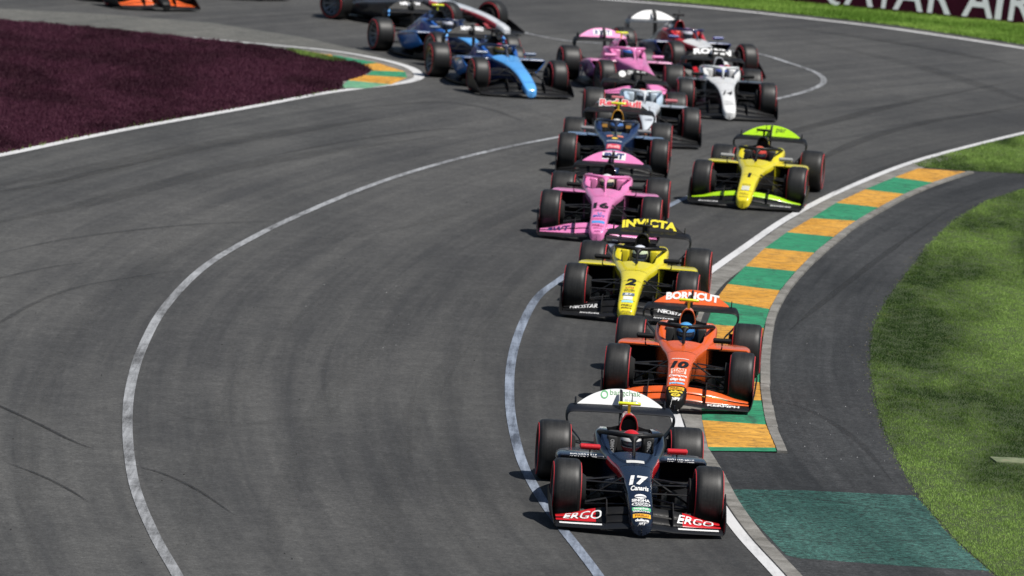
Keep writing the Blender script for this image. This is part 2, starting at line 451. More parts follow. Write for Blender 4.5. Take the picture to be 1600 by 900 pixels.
def blades(name, poly, n, h0, h1, w, mat, label, clump=0.0):
    poly = np.array(poly); lo = poly.min(0); hi = poly.max(0)
    P = RNG.uniform(lo, hi, (int(n * 3), 2)); P = P[in_poly(P, poly)][:n]; P = P + RNG.normal(0, .03, P.shape); k = len(P)
    hh = RNG.uniform(h0, h1, k)
    if clump:
        q = np.sin(P[:, 0] * 7.1 + np.sin(P[:, 1] * 3.3) * 2) * np.sin(P[:, 1] * 4.7 + np.sin(P[:, 0] * 5.9) * 2)
        hh *= 1 + clump * q
    a = RNG.uniform(0, 2 * math.pi, k); ww = w * RNG.uniform(.6, 1.3, k); ln = RNG.uniform(-.7, .7, (k, 2)) * hh[:, None]
    dx = np.cos(a) * ww; dy = np.sin(a) * ww
    V = np.zeros((k, 3, 3), np.float32)
    V[:, 0, 0] = P[:, 0] - dx; V[:, 0, 1] = P[:, 1] - dy; V[:, 1, 0] = P[:, 0] + dx; V[:, 1, 1] = P[:, 1] + dy
    V[:, 2, 0] = P[:, 0] + ln[:, 0]; V[:, 2, 1] = P[:, 1] + ln[:, 1]; V[:, 2, 2] = hh; V[:, :2, 2] = .006
    me = bpy.data.meshes.new(name)
    me.vertices.add(k * 3); me.vertices.foreach_set("co", V.ravel())
    me.loops.add(k * 3); me.loops.foreach_set("vertex_index", np.arange(k * 3, dtype=np.int32))
    me.polygons.add(k); me.polygons.foreach_set("loop_start", np.arange(0, k * 3, 3, dtype=np.int32))
    at = me.attributes.new("tone", 'FLOAT', 'FACE'); at.data.foreach_set("value", RNG.uniform(0, 1, k).astype(np.float32))
    me.materials.append(mat); me.update(); me.validate()
    o = link(name, me); tag(o, label, None, None, 'stuff'); return o


blades("grass", gp(GE[1:-1]) + gp([(1690, 950), (1690, 285)]), 380000, .014, .036, .0055, M_GRASS, "short mown grass blades of the lawn right of the run-off", .3)
blades("grass", lawn2, 80000, .02, .05, .007, M_GRASS, "worn grass blades above the dark run-off", .3)
blades("grass", far_l + far_r, 110000, .03, .09, .016, M_GRASSF, "bright green verge grass below the maroon wall", .2)
blades("purple_foliage", gp(bed_top[1:] + bed_bot[:-1]), 330000, .03, .085, .011, M_BED, "dense purple foliage of the planted bed", .35)
edge = [np.array(G(x, y)) for x, y in [(450, 79), (500, 89), (540, 97), (520, 99), (470, 88)]]
blades("dry_grass", edge, 5000, .04, .10, .012, M_GRASS, "dry grass tuft at the tip of the purple bed")
be = [G(x, y) for x, y in [(534, 141), (400, 165), (200, 200.5), (0, 241.5), (0, 239), (200, 198), (400, 162.5), (532, 138)]]
blades("grass", be, 3000, .03, .08, .012, M_GRASS, "thin green grass edging along the purple bed")

# ------------------------------------------------------------------ right kerb: every block and slab is a piece
KB = [((1435, 264), (1510, 270)), ((1398, 278), (1457, 287)), ((1352, 297), (1413, 305)), ((1307, 318), (1373, 326)), ((1268, 342), (1337, 347)),
      ((1230, 364), (1302, 372)), ((1195, 389), (1272, 397)), ((1165, 417), (1243, 426)), ((1137, 445), (1218, 456)), ((1118, 470), (1202, 485)),
      ((1104, 508), (1193, 515)), ((1097, 548), (1187, 560)), ((1095, 590), (1186, 600)), ((1096, 625), (1189, 628)), ((1097, 658), (1196, 666)),
      ((1106, 700), (1211, 702)), ((1110, 706), (1213, 708))]
kerb = empty("kerb", (*G(1190, 480), 0)); tag(kerb, "orange and green ribbed kerb with concrete edges on the right", None, None, 'structure')
bpy.context.view_layer.update()


def kid(name, V, Fc, mat, parent, smooth=False):
    me = mk_mesh(name, [(v[0] - parent.location.x, v[1] - parent.location.y, v[2]) for v in V], Fc, [mat], smooth=smooth)
    return link(name, me, parent)


def ribbed_block(A0, B0, A1, B1, mat, parent, ribs, z0, z1, amp):
    """A inner edge, B outer edge; ribs run across from inner to outer edge"""
    V = []; Fc = []
    prof = []
    for k in range(ribs):
        d = random.uniform(-.12, .12); prof += [(k / ribs, 0.0), ((k + .62 + d) / ribs, random.uniform(.6, 1.0)), ((k + .93) / ribs, random.uniform(.5, .9))]
    prof.append((1.0, 0.0))
    for t, h in prof:
        a = np.array(A0) * (1 - t) + np.array(A1) * t; b_ = np.array(B0) * (1 - t) + np.array(B1) * t
        j = random.uniform(-.006, .006)
        for s in (0, .08, .5, 1.0):
            p = a * (1 - s) + b_ * s
            V.append((p[0], p[1] + j, z0 + (z1 - z0) * s + (amp * h * (1 if s else .25))))
    n = len(prof)
    for i in range(n - 1):
        for q in range(3): Fc.append((4 * i + q, 4 * i + q + 1, 4 * i + 5 + q, 4 * i + 4 + q))
    o = len(V)
    for i in range(n): V.append((V[4 * i + 3][0], V[4 * i + 3][1], .003))
    for i in range(n - 1): Fc.append((4 * i + 3, o + i, o + i + 1, 4 * i + 7))
    me = kid("kerb_block", V, Fc, mat, parent)
    bm = bmesh.new(); bm.from_mesh(me.data); bmesh.ops.recalc_face_normals(bm, faces=bm.faces[:]); bm.to_mesh(me.data); bm.free()
    return me


for i in range(len(KB) - 1):
    (a0, b0), (a1, b1) = KB[i], KB[i + 1]
    thin = i == len(KB) - 2
    ribbed_block(G(*a0), G(*b0), G(*a1), G(*b1), M_KO if i % 2 == 0 else M_KG, kerb, 1 if thin else 5, .014, .022, .004 if thin else .013)


def slabs(center, off0, off1, step, z, parent, mat, gap=.012, n=10, rng=None):
    c = catmull(gp(center), n); L = np.concatenate([[0], np.cumsum(np.linalg.norm(np.diff(c, axis=0), axis=1))])
    s = 0
    while s < L[-1] - .2:
        e = min(s + step * random.uniform(.92, 1.08), L[-1]); q = np.linspace(s + gap / 2, e - gap / 2, 5)
        p = np.stack([np.interp(q, L, c[:, k]) for k in (0, 1)], 1); q2 = q + .05
        p2 = np.stack([np.interp(q - .05, L, c[:, k]) for k in (0, 1)], 1); p3 = np.stack([np.interp(q2, L, c[:, k]) for k in (0, 1)], 1)
        t = p3 - p2; t /= np.linalg.norm(t, axis=1)[:, None] + 1e-9; nm = np.stack([t[:, 1], -t[:, 0]], 1)
        dz = random.uniform(-.002, .003); j0, j1 = random.uniform(-.006, .006), random.uniform(-.008, .008)
        prof = [(off0 + j0, .002), (off0 + j0 + .006, z + dz), (off1 + j1 - .006, z + dz), (off1 + j1, .002)]
        V = [(*(p[i] + nm[i] * o), h) for i in range(5) for o, h in prof]
        Fc = [(4 * i + k, 4 * i + k + 1, 4 * i + k + 5, 4 * i + k + 4) for i in range(4) for k in range(3)] + [(0, 1, 2, 3), (16, 19, 18, 17)]
        kid("concrete_slab", V, Fc, mat, parent)
        s = e


slabs(C3[:7], .082, .265, 2.6, .011, kerb, M_CONC)
slabs(C3[6:21], .082, .40, 2.6, .011, kerb, M_CONC)
slabs([(b[0] + 1, b[1]) for a, b in KB][::-1], .0, .135, 2.2, .034, kerb, M_CONC, n=6)

# left kerb at the tip of the purple bed
kerb2 = empty("kerb", (*G(600, 115), 0)); tag(kerb2, "short orange and green kerb at the tip of the purple bed", None, None, 'structure')
sheet("concrete_apron", [(x - kerb2.location.x, y - kerb2.location.y) for x, y in gp([(470, 78), (520, 83), (590, 95), (638, 108), (652, 119), (643, 126), (612, 131), (560, 138), (531, 141), (528, 128), (560, 112), (500, 92)])], .007, M_CONC, kind=None, parent=kerb2)
KL = [((478, 85), (470, 80.5)), ((522, 92), (519, 87)), ((566, 102), (590, 99)), ((583, 112), (633, 113)), ((573, 119), (636, 122)), ((545, 127), (612, 132.5)), ((531, 139), (572, 138.5))]
for i in range(len(KL) - 1):
    (a0, b0), (a1, b1) = KL[i], KL[i + 1]
    ribbed_block(G(*b0), G(*a0), G(*b1), G(*a1), M_KO if i % 2 == 0 else (M_KG if i != 5 else M_KG2), kerb2, 4, .010, .02, .018)

# small loose stones and rubber crumbs
def crumbs(name, polys, n, s0, s1, mat, label):
    V = []; Fc = []
    for poly in polys:
        poly = np.array(gp(poly)); lo = poly.min(0); hi = poly.max(0)
        P = RNG.uniform(lo, hi, (n * 4, 2)); P = P[in_poly(P, poly)][:n]
        for x, y in P:
            s = RNG.uniform(s0, s1); o = len(V)
            for k in range(4):
                a = k * math.pi / 2 + RNG.uniform(-.4, .4); V.append((x + s * math.cos(a), y + s * math.sin(a), .004))
            V.append((x + RNG.uniform(-.3, .3) * s, y, .004 + s * .9)); Fc += [(o + k, o + (k + 1) % 4, o + 4) for k in range(4)]
    me = mk_mesh(name, V, Fc, [mat], smooth=False); o = link(name, me); tag(o, label, None, None, 'stuff')


b_ = NB("rubber_crumb"); M_CRUMB = b_.set(Base_Color=g3(.015), Roughness=.9)
b_ = NB("stone_chip"); M_CHIP = b_.set(Base_Color=g3(.42), Roughness=.9)
crumbs("rubber_crumbs", [[(0, 300), (780, 300), (780, 900), (0, 900)]], 45, .006, .014, M_CRUMB, "black rubber crumbs scattered over the tarmac")
crumbs("stone_chips", [[(1260, 480), (1360, 480), (1400, 760), (1240, 700)], [(1220, 620), (1410, 700), (1430, 770), (1300, 740)], [(420, 560), (640, 560), (640, 330), (420, 420)]], 14, .004, .009, M_CHIP, "pale stone chips lying on the run-off and track")
b_ = NB("grass_clippings"); _n = b_.noise(b_.pos(), 9, 3, .7); M_CLIP = b_.set(Base_Color=b_.ramp(_n, [(.35, (.05, .075, .02)), (.65, (.17, .14, .08))]), Roughness=.9)
crumbs("grass_clippings", [GE[2:-1] + [(x - 13, y) for x, y in GE[2:-1]][::-1]], 1500, .005, .013, M_CLIP, "clippings and grit spilling from the lawn onto the run-off")
crumbs("grass_clippings", [GE[2:-1] + [(x - 34, y) for x, y in GE[2:-1]][::-1]], 500, .004, .010, M_CLIP, "sparse clippings blown further over the dark run-off")
b_ = NB("slab_stone"); _n = b_.noise(b_.pos(), 8, 4, .7); M_SLAB = b_.set(Base_Color=b_.ramp(_n, [(.3, (.08, .11, .045)), (.55, (.17, .20, .11)), (.75, (.27, .19, .14))]), Roughness=.9)
sx, sy = G(1576, 722)
V, Fc = box(-.20, .24, -.20, .20, 0, .045, .015)
o = link("stone_slab", mk_mesh("stone_slab", V, Fc, [M_SLAB])); o.location = (sx, sy, -.012); o.rotation_euler = (0, 0, R_(8)); tag(o, "small weathered stone slab lying in the right lawn", "slab")

# ------------------------------------------------------------------ text helper
_tc = {}


def text_mesh(s, bold=.0, shear=0.0):
    """verts (unit cap height about .7) and faces of a word, centred on x; filled glyphs"""
    key = (s, bold, shear)
    if key in _tc: return _tc[key]
    cu = bpy.data.curves.new("lettering", 'FONT'); cu.body = s; cu.size = 1.0; cu.align_x = 'CENTER'; cu.offset = bold; cu.shear = shear
    cu.resolution_u = 3; cu.fill_mode = 'FRONT'
    ob = bpy.data.objects.new("lettering", cu)
    me = bpy.data.meshes.new_from_object(ob)
    V = np.array([v.co[:2] for v in me.vertices]); Fc = [tuple(p.vertices) for p in me.polygons]
    bpy.data.objects.remove(ob); bpy.data.curves.remove(cu); bpy.data.meshes.remove(me)
    V[:, 0] -= (V[:, 0].min() + V[:, 0].max()) / 2; V[:, 1] -= V[:, 1].min()
    V[:, 1] /= V[:, 1].max(); w = V[:, 0].max() - V[:, 0].min(); V[:, 0] /= w
    _tc[key] = (V, Fc); return _tc[key]


def word(fn, s, u0, v0, w, h, bold=.02, shear=0.0):
    """word of width w, height h, centred at u0 with its base at v0, carried onto a surface by fn(u,v)"""
    V, Fc = text_mesh(s, bold, shear)
    return [fn(u0 + a * w, v0 + b * h) for a, b in V], Fc


def plate(fn, u0, u1, v0, v1, nu=6, nv=3, ell=False):
    if ell:
        c = ((u0 + u1) / 2, (v0 + v1) / 2); n = 20
        V = [fn(*c)] + [fn(c[0] + (u1 - u0) / 2 * math.cos(a), c[1] + (v1 - v0) / 2 * math.sin(a)) for a in np.linspace(0, 2 * math.pi, n, endpoint=False)]
        return V, [(0, 1 + i, 1 + (i + 1) % n) for i in range(n)]
    V = [fn(u0 + (u1 - u0) * i / nu, v0 + (v1 - v0) * j / nv) for j in range(nv + 1) for i in range(nu + 1)]
    return V, [(j * (nu + 1) + i, j * (nu + 1) + i + 1, (j + 1) * (nu + 1) + i + 1, (j + 1) * (nu + 1) + i) for j in range(nv) for i in range(nu)]


def arc_ring(fn, u, v, r0, r1, n=24, a0=0.0, a1=2 * math.pi):
    V = []
    for a in np.linspace(a0, a1, n + 1): V += [fn(u + r0 * math.cos(a), v + r0 * math.sin(a)), fn(u + r1 * math.cos(a), v + r1 * math.sin(a))]
    return V, [(2 * i, 2 * i + 1, 2 * i + 3, 2 * i + 2) for i in range(n)]


# ------------------------------------------------------------------ advertising wall
wa = Vector((*G(1350, 15.5), 0)); wb = Vector((*G(1600, 40), 0)); wd = (wb - wa).normalized()
wall_len0, wall_len1 = -26.0, 18.0
wall = empty("advertising_wall", wa, math.atan2(wd.y, wd.x)); wall.rotation_euler = (R_(-11), 0, math.atan2(wd.y, wd.x)); tag(wall, "dark maroon advertising wall with large white letters behind the far verge", "wall")  # backward lean is added so the boards and letters catch more sun
b_ = NB("maroon_board"); _n = b_.noise(b_.pos(), 3, 3, .6); M_MAROON = b_.set(Base_Color=b_.ramp(_n, [(.3, (.030, .0022, .010)), (.7, (.042, .004, .014))]), Roughness=.7, Specular_IOR_Level=.12)
b_ = NB("board_white"); M_BWHITE = b_.set(Base_Color=(.88, .89, .90, 1), Roughness=.5)
pl = 4.0; x = wall_len0
while x < wall_len1 - .1:
    V, Fc = box(x + .006, x + pl - .006, 0.0, .12, .02, 1.30, .006, 1)
    link("board_panel", mk_mesh("board_panel", V, Fc, [M_MAROON], smooth=False), wall); x += pl
V, Fc = box(wall_len0, wall_len1, .14, .5, 0.0, 1.10, .02, 1); link("concrete_barrier", mk_mesh("concrete_barrier", V, Fc, [M_CONC], smooth=False), wall)
# the lettering sits where its letters stand on the wall
def wall_u(px):
    d = _fw * F_PX + _rt * (px - 800) - _up * (20 - 450); n = Vector((-wd.y, wd.x, 0)); t = ((wa - Vector((0, 0, CAM_H))).dot(n)) / d.dot(n)
    return (Vector((0, 0, CAM_H)) + d * t - wa).dot(wd)
uA, uB = wall_u(1279), wall_u(1565)
lets = [("Q", 1278, 1312), ("A", 1317, 1363), ("T", 1362, 1396), ("A", 1394, 1441), ("R", 1448, 1485), ("A", 1502, 1551), ("I", 1554, 1564), ("R", 1575, 1612), ("W", 1612, 1670), ("A", 1666, 1714), ("Y", 1708, 1750), ("S", 1754, 1784)]
for ch, a, c in lets:
    ua, uc = wall_u(a), wall_u(c); q = .14 if ch == "Q" else 0
    V, Fc = word(lambda u, v: (u, -.004, v), ch, (ua + uc) / 2, .085 - q * .55, uc - ua, .86 + q * .55, .012)
    link("letter", mk_mesh("letter", V, Fc, [M_BWHITE], smooth=False), wall)

# ================================================================== RACING CAR
# local frame: origin on the ground under the front axle, +Y forwards, +X the car's right (left in the picture)
ZONES = {}


def zone(n):
    if n not in ZONES: ZONES[n] = bpy.data.materials.new("zone_" + n)
    return ZONES[n]


TPL = []      # (key, name, mesh, zones, parent key, location, mirrored)


def part(key, name, V, Fc, zones, parent=None, midx=None, loc=(0, 0, 0), sharp=40, smooth=True):
    if isinstance(zones, str): zones = [zones]
    me = mk_mesh(name, V, Fc, [zone(z) for z in zones], midx, smooth, sharp)
    bm = bmesh.new(); bm.from_mesh(me); bmesh.ops.recalc_face_normals(bm, faces=bm.faces[:]); bm.to_mesh(me); bm.free()
    if smooth:
        try: me.set_sharp_from_angle(angle=R_(sharp))
        except Exception: pass
    TPL.append((key, name, me, zones, parent, loc)); return me


def mir(VF): return [(-x, y, z) for x, y, z in VF[0]], [tuple(reversed(f)) for f in VF[1]]


# ---- chassis
CH = np.array([  # y, wt, wb, zt, zb, crown, open, wi
    [-1.98, .372, .340, .800, .10, .00, 1, .250], [-1.75, .396, .345, .806, .10, .00, 1, .255], [-1.50, .390, .345, .765, .10, .00, 1, .255], [-1.25, .352, .330, .692, .10, .00, 1, .250],
    [-1.05, .316, .310, .650, .11, .00, 1, .235], [-.965, .306, .295, .640, .12, .02, 1, .20], [-.92, .300, .285, .634, .13, .040, 0, .20], [-.75, .272, .245, .612, .17, .040, 0, .2],
    [-.40, .208, .172, .578, .22, .030, 0, .2], [0, .165, .140, .520, .235, .024, 0, .2], [.25, .151, .130, .472, .225, .022, 0, .2], [.5, .141, .125, .412, .195, .020, 0, .2], [.7, .137, .122, .345, .150, .018, 0, .2],
    [.9, .132, .119, .272, .106, .016, 0, .2], [1.0, .121, .110, .226, .094, .014, 0, .2], [1.04, .110, .10, .203, .093, .012, 0, .2], [1.07, .092, .084, .176, .098, .010, 0, .2], [1.086, .066, .06, .155, .106, .007, 0, .2], [1.092, .036, .034, .140, .114, .004, 0, .2], [1.094, .004, .004, .129, .126, .0, 0, .2]])


def ch_half(r):
    y, wt, wb, zt, zb, c, o, wi = r
    h = [(0, zb), (wb * .55, zb), (wb * .9, zb + .008), (wb, zb + .04), (wb * .45 + wt * .57, zb * .45 + zt * .55), (wt * 1.01, zt - .10), (wt, zt - .055), (wt * .95, zt - .018), (wt * .86, zt - .001)]
    cl = [(wt * .70, zt + c * .5), (wt * .48, zt + c * .8), (wt * .24, zt + c * .96), (0, zt + c)]
    op = [(wi, zt - .002), (wi - .012, zt - .04), (wi - .045, .22), (0, .20)]
    return h + [(a[0] * (1 - o) + b[0] * o, a[1] * (1 - o) + b[1] * o) for a, b in zip(cl, op)]


ys = sorted(set(list(np.round(np.linspace(-1.98, 1.0, 60), 3)) + [-.965, -.92, 1.02, 1.04, 1.055, 1.07, 1.079, 1.086, 1.09, 1.092, 1.0935, 1.094]))
tab = hermite(CH[:, 0], CH[:, 1:], np.array(ys)); tab[:, 5] = np.where(np.array(ys) <= -.96, 1, np.where(np.array(ys) >= -.925, 0, tab[:, 5]))
rings = []
for yv, t in zip(ys, tab):
    h = ch_half((yv, *t)); full = [(x, yv, z) for x, z in h] + [(-x, yv, z) for x, z in h[-2:0:-1]]; rings.append(full)
V, Fc, ij = loft(rings)
zn = ['top', 'side', 'lower', 'edge', 'tip', 'surround', 'cockpit', 'nose_edge']; nr = len(rings[0]); mi = []
for i, j in ij:
    jj = min(j, nr - 1 - j); yv = ys[max(i, 0)]
    if i == -2: mi.append(4); continue
    if i == -1: mi.append(6); continue
    if yv < -.94 and jj >= 9: mi.append(6)
    elif yv > .97: mi.append(4)
    elif jj < 3: mi.append(2)
    elif jj < 5: mi.append((1 if yv < .82 else 4) if yv > -1.0 else 5)
    elif jj < 7: mi.append(3 if -.92 < yv < -.12 else (7 if yv >= -.12 and yv < .82 else (4 if yv >= .82 else 5)))
    else: mi.append(4 if yv >= .82 else (0 if yv > -.95 else 5))
part('chassis', 'chassis', V, Fc, zn, None, mi)
_cy = np.array(ys)


def nose_z(x, y):
    t = [np.interp(y, _cy, tab[:, k]) for k in range(7)]
    h = ch_half((y, *t)); xs = [p[0] for p in h[5:]][::-1]; z = [p[1] for p in h[5:]][::-1]
    return float(np.interp(abs(x), xs, z))


_ny = np.linspace(1.091, -.90, 400); _nz = np.array([nose_z(0, y) for y in _ny])
_ns = np.concatenate([[0], np.cumsum(np.hypot(np.diff(_ny), np.diff(_nz)))])


def on_nose(u, v):
    """u to the picture's right, v up along the centre line of the nose from its tip (metres along the surface)"""
    y = float(np.interp(v, _ns, _ny)); x = -u; k = int(np.clip(np.searchsorted(_ns, v), 1, 398))
    dy, dz = _ny[k + 1] - _ny[k - 1], _nz[k + 1] - _nz[k - 1]; l = math.hypot(dy, dz); ny_, nz_ = dz / l, -dy / l
    return (x, y + ny_ * .006, nose_z(x, y) + nz_ * .006)


POSE = {}


def nv(key, py):
    """how far up the nose of a placed car a height in the photograph lies"""
    x0, y0, a = POSE[key]; a = R_(a); out = []
    for y, z in zip(_ny, _nz):
        d = Vector((x0 + math.sin(a) * y, y0 - math.cos(a) * y, z - CAM_H)); out.append(450 - F_PX * d.dot(_up) / d.dot(_fw))
    out = np.array(out); return float(np.interp(-py, -out, _ns))


for k, v in enumerate((.30, 1.02, 1.55)):
    V, Fc = plate(lambda a, b: (lambda p: (p[0], p[1], p[2] - .0035))(on_nose(a, b)), -.122 - .05 * k, .122 + .05 * k, v, v + .009, 10, 1); part(f'seam{k}', 'panel_seam', V, Fc, 'carbon', 'chassis', smooth=False)
for s in (1, -1):     # head pads
    V, Fc = box(s * .150 if s > 0 else -.268, .268 if s > 0 else -.150, -1.78, -1.40, .52, .785, .03, 3)
    part(f'pad{s}', 'headrest_pad', V, Fc, 'headpad', 'chassis')
V, Fc = box(-.24, .24, -1.93, -1.76, .45, .78, .04, 3); part('padb', 'headrest_pad', V, Fc, 'pad', 'chassis')
# steering wheel
V, Fc = join(box(-.11, .11, -1.03, -1.00, .47, .57, .02, 2), tube([(-.14, -1.02, .47), (-.15, -1.02, .53), (-.12, -1.02, .585)], .016, sides=8), tube([(.14, -1.02, .47), (.15, -1.02, .53), (.12, -1.02, .585)], .016, sides=8))
part('swheel', 'steering_wheel', V, Fc, 'carbon', 'chassis')
V, Fc = tube([(0, -.66, .645), (0, -.67, .76)], [.009, .004], sides=6); part('ant', 'antenna', V, Fc, 'carbon', 'chassis')

# ---- engine cover and intake
EC = np.array([[-3.62, .07, .33, .014, .44], [-3.4, .11, .37, .018, .54], [-3.0, .19, .44, .035, .71], [-2.6, .27, .55, .062, .855], [-2.25, .335, .69, .088, .945], [-1.975, .368, .792, .105, .90]])
q = np.linspace(-3.62, -1.975, 22); tb = hermite(EC[:, 0], EC[:, 1:], q); rings = []
for yv, (w, zs, wa_, za) in zip(q, tb):
    h = [(0, .12), (w * .8, .12), (w, .2), (w, zs - .10), (w * .97, zs - .04), (w * .85, zs), (wa_ + (w - wa_) * .35, zs + (za - zs) * .06), (wa_ * 1.05, zs + (za - zs) * .3), (wa_ * .9, zs + (za - zs) * .65), (wa_ * .6, za - .02), (wa_ * .25, za - .003), (0, za)]
    rings.append([(x, yv, z) for x, z in h] + [(-x, yv, z) for x, z in h[-2:0:-1]])
V, Fc, ij = loft(rings); nr = len(rings[0])
mi = [0 if min(j, nr - 1 - j) >= 6 else 1 for i, j in ij]; mi[-1] = 2
part('cover', 'engine_cover', V, Fc, ['cover', 'cover_side', 'carbon'], None, mi)


def tri_ring(y, hw, z0, z1, k=1.0, n=28):
    out = []; zc = (z0 + z1) / 2
    for a in np.linspace(-math.pi / 2, 1.5 * math.pi, n, endpoint=False):
        ca, sa = math.cos(a), math.sin(a); r = (abs(ca)**3.2 + abs(sa)**3.2) ** (-1 / 3.2)
        zz_ = sa * r; w = hw * (1 - .36 * (zz_ + 1) / 2 - .10 * max(zz_, 0) ** 2)
        out.append((ca * r * w * k, y, zc + zz_ * (z1 - z0) / 2 * k))
    return out


rings = [tri_ring(-2.42, .085, .70, .93), tri_ring(-2.15, .104, .72, .962), tri_ring(-1.90, .120, .735, .976), tri_ring(-1.872, .122, .738, .974), tri_ring(-1.868, .118, .742, .968), tri_ring(-1.876, .103, .760, .952), tri_ring(-2.05, .085, .77, .93)]
V, Fc, ij = loft(rings); mi = [1 if i in (5, -2) else (2 if i in (3, 4) else 0) for i, j in ij]
part('intake', 'air_intake', V, Fc, ['airbox', 'void', 'airbox_rim'], 'cover', mi)
# onboard camera on top
V, Fc = join(tube([(-.128, -2.0, 1.075), (-.12, -2.0, 1.075), (.12, -2.0, 1.075), (.128, -2.0, 1.075)], [.024, .030, .030, .024], [.016, .021, .021, .016], 12, up=(0, 0, 1)), tube([(0, -2.02, .95), (0, -2.0, 1.065)], .018, .014, 8, up=(0, 1, 0)))
part('cam', 'onboard_camera', V, Fc, 'cam', None)
V, Fc = tube([(-.03, -2.05, 1.05), (-.03, -2.05, 1.19)], [.008, .004], sides=6); part('pitot', 'antenna', V, Fc, 'carbon', 'cam')

# ---- sidepods
def rrect(y, x0, x1, z0, z1, r, n=5):
    out = []
    for cx, cz, a0 in ((x1 - r, z1 - r, 0), (x0 + r, z1 - r, 90), (x0 + r, z0 + r, 180), (x1 - r, z0 + r, 270)):
        for k in range(n): a = R_(a0 + 90 * k / (n - 1)); out.append((cx + r * math.cos(a), y, cz + r * math.sin(a)))
    return out


SP = np.array([[-3.25, .10, .34, .10, .33, .06], [-2.9, .13, .50, .10, .40, .08], [-2.5, .18, .68, .10, .475, .10], [-2.0, .24, .80, .12, .530, .10], [-1.5, .27, .855, .20, .584, .085], [-1.2, .28, .865, .27, .600, .065], [-1.06, .285, .860, .31, .600, .05], [-1.03, .290, .850, .318, .594, .045]])
q = np.linspace(-3.25, -1.03, 26); tb = hermite(SP[:, 0], SP[:, 1:], q)
rings = [rrect(yv, *t) for yv, t in zip(q, tb)]
rings.append(rrect(-1.022, .296, .838, .328, .582, .04)); rings.append(rrect(-1.03, .304, .822, .340, .562, .035)); rings.append(rrect(-1.45, .34, .70, .34, .50, .03))


def undercut(r):
    zs = [p[2] for p in r]; z0, z1 = min(zs), max(zs); xc = (min(p[0] for p in r) + max(p[0] for p in r)) / 2
    return [(p[0] - (.17 * ((z1 - p[2]) / (z1 - z0)) ** 1.6 if p[0] > xc else 0), p[1], p[2]) for p in r]


rings = [undercut(r) if i < len(rings) - 1 else r for i, r in enumerate(rings)]
V, Fc, ij = loft(rings); n_ = len(rings)
zt_idx = []
for i, j in ij:
    if i in (n_ - 2, -2): zt_idx.append(2)
    elif i == -1: zt_idx.append(3)
    elif j <= 8: zt_idx.append(0)
    elif j >= 17: zt_idx.append(1)
    else: zt_idx.append(3)
part('pod1', 'sidepod', V, Fc, ['pod', 'pod_side', 'void', 'carbon'], None, zt_idx)
Vm, Fm = mir((V, Fc)); part('pod-1', 'sidepod', Vm, Fm, ['pod', 'pod_side', 'void', 'carbon'], None, zt_idx)

# ---- floor
half = [(0, -.72), (.16, -.74), (.36, -.84), (.62, -.96), (.76, -1.15), (.80, -1.5), (.80, -2.2), (.74, -2.6), (.58, -2.74), (.54, -3.1), (.46, -3.42), (0, -3.46)]
ol = half + [(-x, y) for x, y in half[-2:0:-1]]
V, Fc, _ = loft([[(x, y, .045) for x, y in ol], [(x, y, .068) for x, y in ol]])
fl = (V, Fc)
parts_ = [fl, box(-.15, .15, -3.3, -.6, .022, .044)]
part('floor', 'floor', *join(*parts_), 'carbon', None, smooth=False)
for s in (1, -1):
    for k, (x, y0, y1) in enumerate(((.34, -.78, -1.25), (.50, -.86, -1.3), (.64, -.92, -1.35))):
        c = catmull([(s * x, y0, 0), (s * (x + .03), (y0 + y1) / 2, 0), (s * (x + .09), y1, 0)], 4)
        rr = [[(p[0] - .005, p[1], .066), (p[0] + .005, p[1], .066), (p[0] + .005, p[1], .20 - .03 * k), (p[0] - .005, p[1], .20 - .03 * k)] for p in c]
        V, Fc, _ = loft(rr); part(f'fence{s}{k}', 'floor_fence', V, Fc, 'carbon', 'floor', smooth=False)
V, Fc = box(-.06, .06, -3.80, -3.5, .22, .34, .02, 2); part('crash', 'rear_crash_structure', V, Fc, 'carbon', None)
V, Fc = box(-.035, .035, -3.815, -3.80, .24, .32, .004, 1); part('rlight', 'rear_light', V, Fc, 'red', 'crash')

# ---- halo
hp = [(0, -.985, .842), (.10, -1.0, .846), (.20, -1.07, .845), (.285, -1.22, .836), (.335, -1.42, .815), (.350, -1.62, .785), (.352, -1.84, .74)]
hp = [(-x, y, z) for x, y, z in hp[:0:-1]] + hp
V1 = tube(hp, .026, .027, 12, smooth_n=5)
V2 = tube([(0, -.74, .60), (0, -.83, .70), (0, -.92, .79), (0, -.985, .838)], [.022, .019, .024, .075], [.03, .028, .028, .026], 10, up=(0, 1, 0), smooth_n=3)
part('halo', 'halo', *join(V1, V2), 'halo', None)

# ---- mirrors
for s in (1, -1):
    V, Fc = tube([(s * .375, -.90, .705), (s * .385, -.90, .706), (s * .595, -.90, .708), (s * .607, -.90, .706)], [.024, .040, .042, .026], [.020, .034, .035, .020], 12, up=(0, 0, 1))
    part(f'mir{s}', 'mirror', V, Fc, ['mirror'], None)
    V, Fc = tube([(s * .49, -.90, .69), (s * .49, -.90, .61), (s * .47, -.91, .588), (s * .40, -.92, .582), (s * .29, -.92, .575)], .010, .008, 8, smooth_n=4)
    part(f'mst{s}', 'mirror_stalk', V, Fc, 'carbon', f'mir{s}')

# ---- front wing
def yle(x): return 1.03 - .23 * (abs(x) / .93) ** 1.6
def zm(x): a = abs(x); return .098 - .030 * min(a / .35, 1) ** 2 - .045 * max(a - .35, 0)
def fh(x): return float(np.interp(abs(x), [.13, .30, .40, .55, .72, .90], [.128, .130, .128, .100, .050, .020]))


